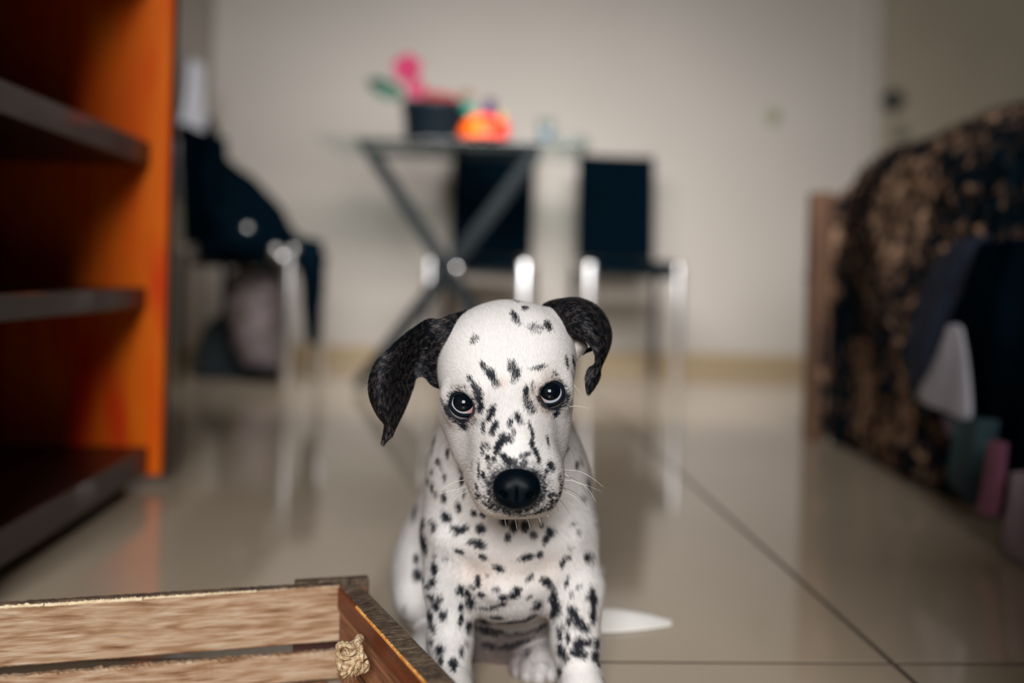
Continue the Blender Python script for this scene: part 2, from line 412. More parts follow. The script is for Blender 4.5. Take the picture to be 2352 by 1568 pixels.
# plant pot
M['pot'] = mat('dark_pot', (.004, .010, .016, 1), .45)
M['petal'] = nmat('pink_petal', [(.3, S(140, 10, 62)), (.7, S(176, 44, 92))], nscale=20, rough=.6)
M['leaf'] = nmat('dark_leaf', [(.3, S(8, 48, 38)), (.7, S(22, 78, 54))], nscale=15, rough=.45)
pc = W(1000, 326, 3.36); pc[2] = TZ
pp = empty('potted_flower', 'pink flower growing in a wide black pot on the glass table', 'plant', pc)
lathe('pot', [(.092, 0), (.100, .004), (.112, .12), (.118, .122), (.118, .138), (.108, .138), (.104, .125), (.05, .12)], pc, M['pot'], pp, k=36)
lathe('soil', [(.103, .118), (.10, .126), (.05, .130), (.005, .131)], pc, mat('soil', S(70, 34, 26), .95), pp, k=30)
top = W(942, 160, 3.33)
tube('flower_stem', [pc + [-.04, 0, .12], (pc + [-.05, 0, .16]), W(948, 200, 3.33)], .005, M['leaf'], pp, n=8)
def blob_petal(c, d, L_, w_, nm, m_, parent, bend=.3):
    d = np.asarray(d, float); d /= np.linalg.norm(d); s = np.cross(d, [0, 1, .01]); s /= np.linalg.norm(s); n = np.cross(s, d)
    G = [[c + d * L_ * u + s * w_ * v * math.sin(PI * (u * .93 + .05)) ** .7 + n * (bend * L_ * u * u - .4 * w_ * v * v) for v in (-1, -.5, 0, .5, 1)] for u in (0, .25, .5, .75, 1)]
    return sheet(nm, G, m_, parent, th=.002, nr=12, nc=8)
for k_ in range(5):
    a = PI / 2 + k_ * 2 * PI / 5
    blob_petal(W(936, 158, 3.33), (math.cos(a), -.25, math.sin(a)), .052, .026, 'petal', M['petal'], pp)
for k_ in range(4):
    a = PI / 2 + .6 + k_ * 2 * PI / 4
    blob_petal(W(956, 205, 3.31), (math.cos(a), -.3, math.sin(a)), .034, .020, 'petal', M['petal'], pp)
M['redpetal'] = mat('red_petal', S(150, 40, 36), .6)
for (x, y) in ((990, 214), (1012, 218), (1035, 222), (1072, 215)):
    for a in (.6, 1.6, 2.6):
        blob_petal(W(x, y + 10, 3.34), (math.cos(a), -.2, math.sin(a)), .026, .014, 'petal', M['redpetal'] if x < 1060 else mat('brown_petal', S(120, 90, 66), .7), pp)
blob_petal(W(925, 222, 3.33), (-1, -.05, .38), .125, .032, 'leaf', M['leaf'], pp, bend=-.12)
tube('leaf_stalk', [pc + [-.05, 0, .125], W(940, 226, 3.33), W(915, 219, 3.33)], .004, M['leaf'], pp, n=8)
blob_petal(W(1060, 240, 3.30), (1, -.1, -.5), .055, .018, 'leaf', mat('teal_leaf', S(30, 130, 110), .5), pp, bend=-.2)
# colourful toy
ty = W(1112, 326, 3.17); ty[2] = TZ
toy = empty('pinwheel_toy', 'small round toy with orange red yellow and blue segments on the glass table', 'toy', ty)
cols = [S(250, 96, 4), S(252, 104, 8), S(238, 60, 16), S(215, 22, 22), S(190, 24, 20), S(236, 70, 8), S(210, 40, 16), S(246, 110, 6)]
for k_ in range(8):
    a0, a1 = PI + k_ * PI / 4, PI + (k_ + 1) * PI / 4
    V = []; Fc = []; na, nz = 6, 8
    for i in range(nz + 1):
        ph = i / nz * PI / 2
        for j in range(na + 1):
            a = a0 + (a1 - a0) * j / na
            V.append(ty + np.array([.082 * math.cos(ph) * math.cos(a), .065 * math.cos(ph) * math.sin(a), .003 + .078 * math.sin(ph)]))
    for i in range(nz):
        for j in range(na): q = i * (na + 1) + j; Fc.append((q, q + 1, q + na + 2, q + na + 1))
    mk('segment', V, Fc, mat('toy_segment', cols[k_], .5), toy)
def ball(name, c, r, m_, parent, sx=1, sz=1):
    bm = bmesh.new(); bmesh.ops.create_icosphere(bm, subdivisions=3, radius=r)
    bmesh.ops.scale(bm, vec=(sx, 1, sz), verts=bm.verts); bmesh.ops.translate(bm, verts=bm.verts, vec=Vector(c))
    return from_bm(name, bm, m_, parent, True)
ball('knob', W(1124, 262, 3.17), .026, mat('toy_blue', S(16, 26, 92), .4), toy)
ball('knob', W(1126, 238, 3.18), .018, mat('toy_maroon', S(70, 24, 60), .4), toy)
blob_petal(W(1148, 300, 3.19), (.1, 0, 1), .07, .010, 'yellow_fin', mat('toy_yellow', S(178, 148, 70), .5), toy)
blob_petal(W(1160, 312, 3.19), (-.12, 0, 1), .06, .014, 'red_fin', mat('toy_red', S(200, 30, 40), .5), toy)
# small glass with pale blue liquid
gc = W(1252, 342, 3.20); gc[2] = TZ
gl = empty('drinking_glass', 'small drinking glass with pale blue water at the right of the table', 'glass', gc)
lathe('tumbler', [(.022, 0), (.024, .001), (.030, .075), (.028, .075), (.022, .006), (.004, .005)], gc, M['glass'], gl)
lathe('water', [(.020, .007), (.0245, .035), (.002, .0352)], gc, mat('blue_water', S(120, 140, 165), .1), gl)
bc2 = W(1275, 330, 3.3); bc2[2] = TZ
bw = lathe('glass_bowl', [(.03, 0), (.045, .006), (.075, .05), (.072, .05), (.042, .009), (.004, .008)], bc2 + [.05, .12, 0], M['glass'])
tag(bw, 'clear glass bowl behind the small drinking glass on the table', 'bowl')

# low cabinet beside the camera, outside the picture; added to keep the window light off the floor at the right
M['blocker_mat'] = mat('blocker_brown', S(60, 44, 36), .6)
cb = empty('side_blocker', 'low dark brown cabinet added unseen beside the camera to block window light', 'blocker', (.59, .25, 0))
bxf = lambda x, y, z: np.array([x, y, z])
rbox('blocker_body', .33, .85, .04, .46, .04, .60, M['blocker_mat'], cb, bev=.004, fn=bxf)
rbox('blocker_top', .325, .86, .03, .465, .601, .62, M['blocker_mat'], cb, bev=.004, fn=bxf)
for x0 in (.34, .595): rbox('blocker_door', x0, x0 + .25, .022, .0395, .06, .59, M['blocker_mat'], cb, bev=.003, fn=bxf)
rbox('blocker_plinth', .35, .83, .06, .44, 0, .0395, M['blocker_mat'], cb, fn=bxf)
# ================================================================== sofa with a fur throw on the right
M['sofawood'] = nmat('sofa_wood', [(.3, S(84, 58, 42)), (.7, S(116, 84, 62))], scale=(5, 5, .8), nscale=6, rough=.5)
M['sofadark'] = mat('sofa_fabric', (.004, .008, .012, 1), .8)
sf = empty('sofa', 'wooden framed dark sofa at the right edge under a mottled throw', 'sofa', RM(1.3, 1.7, 0))
rbox('sofa_base', .965, 1.75, .55, 2.33, .012, .36, M['sofadark'], sf, bev=.02, seg=3)
rbox('seat_cushion', .965, 1.70, .57, 2.30, .362, .50, M['sofadark'], sf, bev=.04, seg=4)
rbox('backrest', 1.16, 1.70, .58, 2.28, .46, .69, M['sofadark'], sf, bev=.05, seg=4)
rbox('arm_post', .862, .912, 2.372, 2.42, 0, .605, M['sofawood'], sf, bev=.006)
rbox('arm_rail', .905, 1.7, 2.385, 2.415, .54, .60, M['sofawood'], sf, bev=.006)
for la, lb in ((.97, .58), (1.71, .58), (.97, 2.29), (1.71, 2.29)):
    rbox('leg', la, la + .03, lb, lb + .03, 0, .0115, M['sofawood'], sf, bev=.002)
M['throw'] = nmat('mottled_throw', [(.0, (.0015, .006, .011, 1)), (.49, (.003, .010, .016, 1)), (.54, S(84, 66, 56)), (.62, S(172, 140, 116))], scale=(1, 1, .75), nscale=34, detail=5, mix2=(7, .42), rough=.95, bump=1.0, bscale=90, spec=.05, dist=.8, bdist=.006)
prof = [(.905, .012), (.908, .14), (.902, .30), (.895, .42), (.904, .52), (.925, .61), (.985, .675), (1.06, .712), (1.18, .722), (1.34, .728), (1.62, .725)]
G = []
for b in np.linspace(.60, 2.36, 11):
    k_ = 0.018 * math.sin(b * 9)
    tk = max(0, (b - 2.2) / .16)
    G.append([RM(a + k_ * (1 if i < 6 else .2) + .012 * math.sin(b * 23 + i) + .01 * tk, b, z + .008 * math.sin(b * 11 + i * .9) - .012 * tk) for i, (a, z) in enumerate(prof)])
nf = np.random.default_rng(3)
def fz(u, v):
    return .007 * np.sin(u * 60 + 9 * np.sin(v * 19)) * np.sin(v * 70 + 5 * np.sin(u * 23)) + .004 * nf.standard_normal(u.shape)
th = sheet('fur_throw', G, M['throw'], None, th=.018, nr=190, nc=120, fold=fz)
tag(th, 'black and tan mottled fur throw draped over the sofa', 'throw')
# far end of the throw hanging down to the arm post with a pointed corner
G = [[RM(a, 2.372 + dy, z) for a, z in row] for dy, row in (
    (.0, [(.93, .60), (1.0, .66), (1.1, .70), (1.25, .73)]), (.004, [(.90, .52), (.98, .56), (1.08, .58), (1.25, .6)]),
    (.004, [(.885, .40), (.96, .40), (1.08, .40), (1.25, .42)]), (.0, [(.885, .25), (.96, .24), (1.08, .24), (1.25, .25)]), (-.004, [(.892, .014), (.96, .014), (1.08, .014), (1.25, .014)]))]
G2 = [[p + DV * .005 for p in r_] for r_ in G]
sheet('throw_end', G2, M['throw'], th, th=.010, nr=40, nc=30, fold=lambda u, v: .003 * np.sin(v * 40))
G = [[onB(x, y, 2.43) for x, y in row] for row in ([(1902, 540), (1925, 530), (1950, 520)], [(1880, 585), (1905, 585), (1930, 580)], [(1858, 625), (1885, 628), (1915, 625)], [(1845, 640), (1862, 645), (1880, 640)])]
sheet('throw_corner', G, M['blackcloth'], th, th=.012, nr=14, nc=8)
# clothes hanging over the front of the sofa
def A(x, y, a): return onA(x, y, a)
def garment(name, rows, a, m_, label, cat, th_=.006, fold=None, parent=None, nr=24, nc=16):
    G = [[A(x, y, a - off) for (x, y, off) in r_] for r_ in rows]
    o = sheet(name, G, m_, parent, th=th_, nr=nr, nc=nc, fold=fold)
    if parent is None: tag(o, label, cat, 'clothes hanging over the sofa')
    return o
M['denim'] = nmat('navy_cloth', [(.3, S(14, 24, 42)), (.7, S(34, 44, 66))], nscale=25, rough=.9, bump=.3)
M['greycloth'] = nmat('whitish_cloth', [(.3, S(150, 148, 158)), (.7, S(184, 182, 192))], nscale=10, rough=.85, bump=.3)
M['teal'] = nmat('teal_cloth', [(.45, S(4, 20, 28)), (.72, S(56, 84, 92))], nscale=6, rough=.85)
M['pink'] = nmat('pink_cloth', [(.3, S(120, 70, 96)), (.7, S(142, 90, 114))], nscale=20, rough=.8)
M['lilacwhite'] = nmat('pale_knit', [(.3, S(130, 114, 130)), (.7, S(160, 144, 158))], nscale=20, rough=.9, bump=.4)
garment('navy_shirt', [[(2200, 555, .0), (2235, 545, .005), (2280, 540, .005)], [(2150, 610, .0), (2190, 600, .012), (2245, 600, .01)], [(2108, 700, 0), (2150, 700, .014), (2200, 690, .01)],
                       [(2084, 800, 0), (2120, 810, .014), (2165, 790, .01)], [(2092, 880, 0), (2125, 890, .012), (2155, 870, .01)], [(2115, 945, 0), (2135, 950, .01), (2150, 940, .01)]], .870, M['denim'],
        'navy blue garment curving down over the front of the throw', 'clothes', fold=lambda u, v: .004 * np.sin(v * 14))
garment('black_jacket', [[(2255, 560, 0), (2310, 550, .01), (2380, 545, .01), (2440, 540, .0)], [(2215, 700, 0), (2280, 700, .015), (2360, 700, .0), (2440, 700, .01)], [(2212, 850, 0), (2270, 850, .012), (2350, 850, .015), (2440, 860, .0)],
                         [(2228, 980, 0), (2280, 990, .0), (2350, 1000, .012), (2440, 1000, .01)], [(2215, 1100, 0), (2280, 1130, .01), (2350, 1160, .0), (2440, 1220, .01)]], .850, M['blackcloth'],
        'black jacket hanging in front of the navy garment on the sofa', 'clothes', th_=.01, fold=lambda u, v: .003 * np.sin(v * 16 + 3 * u))
garment('white_shirt', [[(2180, 752, 0), (2195, 745, .004), (2212, 755, 0)], [(2150, 830, 0), (2185, 830, .006), (2224, 830, 0)], [(2112, 905, 0), (2165, 925, .006), (2232, 940, 0)], [(2135, 925, 0), (2170, 945, .004), (2226, 968, 0)]], .820, M['greycloth'],
        'white triangular piece of clothing showing between the dark garments on the sofa', 'clothes', fold=lambda u, v: .002 * np.sin(v * 9))
garment('grey_sock', [[(2165, 950, 0), (2180, 955, .004), (2200, 962, 0)], [(2172, 980, 0), (2185, 985, .004), (2200, 985, 0)], [(2180, 1000, 0), (2188, 1004, .004), (2196, 1000, 0)]], .830, mat('dull_lilac', S(104, 96, 112), .9),
        'small grey lilac cloth tip below the white garment on the sofa', 'clothes', nr=10, nc=8)
garment('teal_scarf', [[(2200, 965, 0), (2240, 960, .01), (2290, 965, 0)], [(2192, 1040, 0), (2235, 1045, .01), (2280, 1050, 0)], [(2184, 1105, 0), (2225, 1115, .01), (2262, 1130, 0)], [(2205, 1140, 0), (2235, 1155, .01), (2258, 1165, 0)]], .812, M['teal'],
        'dark teal scarf hanging low beside the pink strip on the sofa', 'clothes', fold=lambda u, v: .004 * np.sin(v * 12 + 4 * u))
garment('pink_towel', [[(2272, 1015, 0), (2290, 1012, .004), (2314, 1018, 0)], [(2264, 1080, 0), (2286, 1082, .004), (2308, 1085, 0)], [(2254, 1140, 0), (2276, 1145, .004), (2300, 1145, 0)], [(2246, 1180, 0), (2268, 1186, .004), (2293, 1186, 0)]], .796, M['pink'],
        'narrow pink strip of cloth hanging lowest between the dark garments', 'clothes', nr=14, nc=8)
garment('pale_sweater', [[(2326, 1085, 0), (2370, 1080, .004), (2440, 1080, 0)], [(2318, 1160, 0), (2370, 1165, .006), (2440, 1170, 0)], [(2308, 1225, 0), (2360, 1255, .004), (2440, 1300, 0)], [(2308, 1258, 0), (2355, 1305, .004), (2440, 1375, 0)]], .788, M['lilacwhite'],
        'pale lilac knitted garment with a pinkish edge at the right picture edge', 'clothes', fold=lambda u, v: .003 * np.sin(v * 12))

# ================================================================== white folded paper on the floor
M['paper'] = mat('paper_white', S(240, 238, 232), .6)
P0 = onZ(1545, 1432, .008); c1 = onZ(1300, 1450, 0); 
G = []
for t in (0, .25, .5, .75, .92, 1.0):
    x = 1270 + (1543 - 1270) * t
    hh = 19 * (1 - max(0, t - .45) ** 1.6 * 2.2)
    G.append([onZ(x, 1434 + hh, .001), onZ(x, 1432, 0) + np.array([0, 0, .016 * (1 - max(0, t - .6) * 2)]), onZ(x, 1434 - hh * .8, .001)])
pw = sheet('folded_paper', G, M['paper'], None, th=.0012, nr=20, nc=13)
tag(pw, 'white folded paper with a pointed end lying on the floor right of the puppy', 'paper')
pw.location.z = .0006 - min(v.co.z for v in pw.data.vertices)

# ================================================================== wooden crate, front left
def wood(name, stops, ax, sc=1.0, rough=.6, bump=.5):
    return nmat(name, stops, scale=ax, nscale=9 * sc, detail=12, rough=rough, bump=bump, bscale=26 * sc, spec=.3, dist=.35, bdist=.0015, coat=0)
kt = .09                      # rim height
CI = onZ(782, 1345, kt)       # inner far corner
CL = onZ(0, 1393, kt); 
L = CI - CL; Lw = np.linalg.norm(L); lx = L / Lw; lxp = np.array([-lx[1], lx[0], 0])     # along long side, away from camera
CE = onZ(986, 1568, kt)
E = CE - CI; ex = E / np.linalg.norm(E); exp_ = np.array([-ex[1], ex[0], 0]); 
if exp_ @ lx < 0: exp_ = -exp_
def local(origin, u, n):
    return lambda a, b, z: origin + u * a + n * b + np.array([0, 0, z])
CI0 = CI * np.array([1, 1, 0])
LF = local(CI0, -lx, lxp)      # a: leftwards from corner, b: outward (away)
EF = local(CI0, ex, exp_)      # a: towards camera, b: outward to the right
angL = math.atan2(lx[1], lx[0]); angE = math.atan2(ex[1], ex[0])
M['plank'] = nmat('weathered_plank', [(.28, S(116, 82, 56)), (.42, S(160, 126, 96)), (.54, S(182, 154, 126)), (.70, S(198, 178, 154))], scale=(2.2, 12, 18), rot=angL, nscale=11, detail=14, rough=.65, bump=.9, bscale=22, spec=.25, dist=.4, bdist=.002)
M['endwood'] = nmat('brown_plank', [(.3, S(92, 56, 38)), (.5, S(150, 102, 72)), (.7, S(182, 134, 100))], scale=(1.0, 12, 16), rot=angE, nscale=7, detail=12, rough=.55, bump=.8, bscale=22, spec=.3, dist=.4, bdist=.002)
M['railwood'] = nmat('red_brown_rail', [(.3, S(84, 38, 22)), (.7, S(128, 64, 36))], scale=(1.0, 12, 14), rot=angE, nscale=8, detail=10, rough=.4, bump=.5, bscale=30, spec=.4, bdist=.001)
M['greytop'] = nmat('weathered_edge', [(.30, S(44, 38, 33)), (.5, S(96, 82, 70)), (.7, S(142, 122, 102))], scale=(2.6, 1, 1), rot=angE, nscale=160, detail=10, rough=.8, bump=1.0, bscale=420, spec=.1, bdist=.0008, dist=.3, mix2=(30, .35))
M['darkedge'] = nmat('dark_edge', [(.3, S(50, 40, 34)), (.7, S(120, 98, 78))], nscale=60, detail=10, rough=.8, bump=.8, bscale=160)
M['splinter'] = nmat('raw_splinter', [(.3, S(214, 130, 48)), (.7, S(244, 190, 110))], nscale=150, rough=.7)
M['palesplinter'] = nmat('pale_splinter', [(.3, S(214, 190, 152)), (.7, S(246, 232, 200))], nscale=150, rough=.7)
M['chipwood'] = mat('chipped_wood', S(206, 118, 66), .7)
M['innerdark'] = nmat('dark_red_wood', [(.3, S(40, 16, 14)), (.7, S(76, 34, 26))], nscale=12, rough=.6)
ck = empty('wooden_crate', 'weathered wooden crate with rope handle in the lower left corner', 'crate', (CL + CE) / 2 * np.array([1, 1, 0]))
def plank(nm, fn, a0, a1, b0, b1, z0, z1, m_, bev=.0015, rough_top=0.0, seed=0, nseg=60):
    """plank with a worn, slightly wavy edge"""
    r_ = np.random.default_rng(seed); bm = bmesh.new(); rings = []
    for i in range(nseg + 1):
        a = a0 + (a1 - a0) * i / nseg
        j = lambda s: s * rough_top * r_.standard_normal()
        c = bev
        ring = [fn(a, b0 + c, z0 + j(.3)), fn(a, b0, z0 + c), fn(a, b0 + j(.15), z1 - c + j(.6)), fn(a, b0 + c, z1 + j(.8)), fn(a, b1 - c, z1 + j(.8)), fn(a, b1, z1 - c), fn(a, b1, z0 + c), fn(a, b1 - c, z0)]
        rings.append([bm.verts.new(tuple(p)) for p in ring])
    for i in range(nseg):
        for k_ in range(8):
            q = (k_ + 1) % 8; bm.faces.new((rings[i][k_], rings[i][q], rings[i + 1][q], rings[i + 1][k_]))
    bm.faces.new(rings[0]); bm.faces.new(rings[-1][::-1])
    return from_bm(nm, bm, m_, ck)
PT = .0052
PH = .0235
LONG = Lw + .10
zt = kt
p1 = plank('plank', LF, 0, LONG, 0, .009, zt - .0515, zt, M['plank'], rough_top=.0004, seed=1, nseg=160)
plank('plank', LF, 0, LONG, 0, .009, .004, zt - .0515 - .0085 + .0, M['plank'], rough_top=.0006, seed=2, nseg=160)
# worn rim strips: dark weathered top edge and raw splintered corner
plank('worn_edge', LF, .0, LONG, .0012, .0088, zt + .0002, zt + .0016, M['darkedge'], bev=.0004, rough_top=.0003, seed=5, nseg=160)
for (ra, rb, rz_) in ((.075, .12, .0008), (.12, .17, .0013), (.172, .25, .0021), (.251, LONG, .0016)):
    plank('raw_edge', LF, ra, rb, -.0006, .0012, zt - rz_, zt + .0004, M['palesplinter'], bev=.0003, rough_top=.0006, seed=int(ra * 1000), nseg=70)
# corner post outside the planks
rbox('corner_post', -.028, .040, .0095, .0215, 0.0, zt + .0025, M['greytop'], ck, bev=.0012, fn=LF)
rbox('post_face', .001, .0395, .0086, .0094, .01, zt - .0015, M['innerdark'], ck, fn=LF)
ENDL = .30
plank('end_rail', EF, .002, ENDL, -.0028, .0075, zt - .021, zt, M['railwood'], rough_top=.0003, seed=9, nseg=110)
plank('end_plank', EF, .002, ENDL, .0, .0075, zt - .058, zt - .0215, M['endwood'], rough_top=.0002, seed=10, nseg=80)
plank('end_plank', EF, .002, ENDL, .0, .0075, .004, zt - .066, M['endwood'], rough_top=.0002, seed=11, nseg=80)
plank('worn_edge', EF, .010, ENDL, -.0018, .0165, zt + .0002, zt + .0018, M['greytop'], bev=.0005, rough_top=.0003, seed=12, nseg=110)
plank('outer_board', EF, .012, ENDL, .0080, .0165, .004, zt, M['innerdark'], rough_top=.0002, seed=13, nseg=60)
plank('raw_edge', EF, .060, ENDL, -.0034, -.0016, zt - .0016, zt + .0006, M['splinter'], bev=.0004, rough_top=.0006, seed=14, nseg=180)
rbox('corner_chip', -.003, .012, .0125, .0215, zt - .012, zt - .0015, M['chipwood'], ck, bev=.002, fn=EF)
# near end and near side, out of the picture, complete the crate
rbox('end_plank', LONG, LONG + .009, -.24, .009, .03, zt, M['endwood'], ck, bev=.001, fn=LF)
rbox('base_slat', .01, LONG, -.23, .0, .0, .0038, M['endwood'], ck, bev=.001, fn=LF)
# jute rope knot on the inner face of the end board
M['jute'] = nmat('jute', [(.3, S(138, 106, 74)), (.5, S(190, 164, 128)), (.7, S(226, 210, 182))], nscale=400, detail=4, rough=.9, bump=.8, bscale=900, spec=.1, bdist=.0004)
kc = hit(835, 1500, exp_, (CI @ exp_) - .010)
rp = empty('rope_handle', 'x', 'x'); bpy.data.objects.remove(rp)
rk = []
VV = []; FF = []
r_ = np.random.default_rng(5)
def strand(P, rad, n=50, twist=30, k=3, sr=None):
    """rope: k twisted yarns around path"""
    P = cr(np.asarray(P), n); T = np.gradient(P, axis=0); T /= np.linalg.norm(T, axis=1)[:, None]
    N = np.cross(T, [0.3, .2, 1.]); N /= np.linalg.norm(N, axis=1)[:, None]; B = np.cross(T, N)
    for q in range(k):
        a = np.linspace(0, twist, n) + 2 * PI * q / k
        Q = P + rad * .55 * (np.cos(a)[:, None] * N + np.sin(a)[:, None] * B)
        v, f = tube_geo(Q, (sr or rad * .58), 6, base=len(VV)); VV.extend(v); FF.extend(f)
ux, uz, un = ex, np.array([0, 0, 1.]), -exp_
def KP(a, z, n): return kc + ux * a + uz * z + un * n
for s in range(5):      # wrapped turns of the knot
    ph = s * .62
    pts = [KP(.0125 * math.cos(t) * (1 - .10 * s) + .001 * s, .0115 * math.sin(t) * (1 - .06 * s) - .001 * s, .004 + .0030 * s + .003 * math.sin(2 * t + ph)) for t in np.linspace(ph, ph + 6.0, 12)]
    strand(pts, .0036, n=60, twist=26)
strand([KP(-.004, .004, .016), KP(.0, -.002, .0195), KP(.004, -.008, .018), KP(.006, -.012, .012)], .0038, n=30, twist=12)
strand([KP(.008, .008, .012), KP(.003, .010, .018), KP(-.004, .006, .019), KP(-.010, .0, .014)], .0036, n=30, twist=12)
# thin loose loop to the left
loop = [KP(.0, .006, .016), W(812, 1489, .84), W(795, 1482, .845), W(780, 1486, .85), W(775, 1500, .852), W(785, 1510, .85), W(800, 1505, .845), W(815, 1492, .84), KP(-.003, .004, .018)]
def KQ(x, y, dn=.02): return W(x, y, kc[1] - dn)
loop = [KP(.0, .006, .016), KQ(812, 1489), KQ(796, 1481), KQ(781, 1485), KQ(776, 1499), KQ(785, 1510), KQ(800, 1506), KQ(815, 1494), KP(-.003, .004, .018)]
strand(loop, .0016, n=60, twist=30)
strand([KP(.0, -.006, .016), KP(-.004, -.014, .016), KQ(800, 1514), KQ(788, 1513)], .0011, n=30, twist=14)
for i in range(70):      # frayed fibres
    a = r_.uniform(0, 6.28); b0 = KP(.009 * math.cos(a), .009 * math.sin(a), .010)
    d = ux * math.cos(a) * .6 + uz * (math.sin(a) * .6 - .55) + un * r_.uniform(-.2, .8)
    Lf = r_.uniform(.004, .013)
    v, f = tube_geo([b0, b0 + d * Lf * .5 + r_.normal(0, .0007, 3), b0 + d * Lf + r_.normal(0, .0016, 3)], [.00022, .00018, .0001], 4, base=len(VV)); VV.extend(v); FF.extend(f)
mk('rope_knot', VV, FF, M['jute'], ck)['label'] = 'frayed pale jute rope knot'
0 and rbox('rope_hole', -.006, .010, -.0004, .0005, -.020, -.006, mat('rope_hole_dark', (.003, .005, .007, 1), .9), ck, fn=local(kc - exp_ * -.0075, ex, exp_), bev=.0001, seg=1)
# ================================================================== the puppy (one continuous body grown from an implicit surface)
PR = []
def roty(t): c, s = math.cos(t), math.sin(t); return np.array([[c, 0, s], [0, 1, 0], [-s, 0, c]])
def el(c, r, k=.012, op='u', rot=None): PR.append(('e', np.asarray(c, float), np.asarray(r, float), k, op, rot))
def co(a, b, r1, r2, k=.012, op='u'): PR.append(('c', np.asarray(a, float), np.asarray(b, float), (r1, r2), k, op))
def prim(p, P):
    if p[0] == 'e':
        Q = P - p[1].astype(P.dtype)
        if p[5] is not None: Q = Q @ p[5].astype(P.dtype)
        r = p[2].astype(P.dtype)
        k0 = np.sqrt(((Q / r) ** 2).sum(-1)); k1 = np.sqrt(((Q / (r * r)) ** 2).sum(-1)) + 1e-9
        return k0 * (k0 - 1) / k1
    a, b = p[1].astype(P.dtype), p[2].astype(P.dtype); ab = b - a
    Q = P - a; h = np.clip((Q @ ab) / (ab @ ab), 0, 1)
    return np.sqrt(((Q - h[..., None] * ab) ** 2).sum(-1)) - (p[3][0] + (p[3][1] - p[3][0]) * h)
def bounds(p):
    if p[0] == 'e': m = p[2].max(); return p[1] - m, p[1] + m
    m = max(p[3]); return np.minimum(p[1], p[2]) - m, np.maximum(p[1], p[2]) + m
def comb(cur, d, k, op):
    if op == 'u': h = np.maximum(k - np.abs(cur - d), 0) / k; return np.minimum(cur, d) - h * h * k * .25
    d = -d; h = np.maximum(k - np.abs(cur - d), 0) / k; return np.maximum(cur, d) + h * h * k * .25
def kop(p): return (p[3], p[4]) if p[0] == 'e' else (p[4], p[5])
def sdf(P, prims):
    cur = np.full(P.shape[:-1], .08, P.dtype)
    for p in prims:
        k, op = kop(p); cur = comb(cur, prim(p, P), k, op)
    return cur
def surface(prims, lo, hi, h, newton=3):
    lo = np.array(lo); n = np.ceil((np.array(hi) - lo) / h).astype(int) + 1
    ax = [(lo[i] + h * np.arange(n[i])).astype(np.float32) for i in range(3)]
    g = np.full(tuple(n), .08, np.float32)
    for p in prims:
        k, op = kop(p); a, b = bounds(p); mg = k + 3 * h
        i0 = np.clip(np.floor((a - mg - lo) / h).astype(int), 0, n - 1); i1 = np.clip(np.ceil((b + mg - lo) / h).astype(int) + 1, 1, n)
        if (i1 <= i0).any(): continue
        s = tuple(slice(i0[i], i1[i]) for i in range(3))
        X, Y, Z = np.meshgrid(ax[0][s[0]], ax[1][s[1]], ax[2][s[2]], indexing='ij')
        g[s] = comb(g[s], prim(p, np.stack([X, Y, Z], -1)), k, op)
    ins = g < 0
    c = [ins[i:n[0] - 1 + i, j:n[1] - 1 + j, k:n[2] - 1 + k] for i in (0, 1) for j in (0, 1) for k in (0, 1)]
    cnt = sum(x.astype(np.int8) for x in c); act = (cnt > 0) & (cnt < 8)
    idx = -np.ones(act.shape, np.int64); cells = np.argwhere(act); idx[act] = np.arange(len(cells))
    acc = np.zeros((len(cells), 3)); w = np.zeros(len(cells))
    offs = [(i, j, k) for i in (0, 1) for j in (0, 1) for k in (0, 1)]
    val = {o: g[cells[:, 0] + o[0], cells[:, 1] + o[1], cells[:, 2] + o[2]].astype(float) for o in offs}
    for o in offs:
        for d in range(3):
            if o[d] == 0:
                o2 = list(o); o2[d] = 1; v0, v1 = val[o], val[tuple(o2)]; m = (v0 < 0) != (v1 < 0)
                t = v0 / np.where(m, v0 - v1, 1); p = np.tile(np.array(o, float), (len(cells), 1)); p[:, d] += t
                acc += np.where(m[:, None], p, 0); w += m
    V = lo + h * (cells + acc / w[:, None])
    Fs = []
    for d in range(3):
        e = [1, 2, 0]; e1 = (d + 1) % 3; e2 = (d + 2) % 3
        sl0 = [slice(None)] * 3; sl1 = [slice(None)] * 3; sl0[d] = slice(0, -1); sl1[d] = slice(1, None)
        A_, B_ = ins[tuple(sl0)], ins[tuple(sl1)]
        q = np.argwhere(A_ != B_)
        q = q[(q[:, e1] > 0) & (q[:, e2] > 0) & (q[:, e1] < n[e1] - 1) & (q[:, e2] < n[e2] - 1)]
        f = []
        for (u, v) in ((-1, -1), (0, -1), (0, 0), (-1, 0)):
            r = q.copy(); r[:, e1] += u; r[:, e2] += v; f.append(idx[r[:, 0], r[:, 1], r[:, 2]])
        f = np.stack(f, 1); flip = ~A_[q[:, 0], q[:, 1], q[:, 2]]
        f[flip] = f[flip][:, ::-1]; Fs.append(f)
    Fq = np.concatenate(Fs); Fq = Fq[(Fq >= 0).all(1)]
    def grad(V):
        e = 3e-4; G = np.stack([sdf(V + np.eye(3)[i] * e, prims) - sdf(V - np.eye(3)[i] * e, prims) for i in range(3)], 1)
        return G / (np.linalg.norm(G, axis=1)[:, None] + 1e-12)
    for _ in range(newton):
        d = np.clip(sdf(V, prims), -h, h); V = V - grad(V) * d[:, None] * .9
    return V, Fq, grad(V)
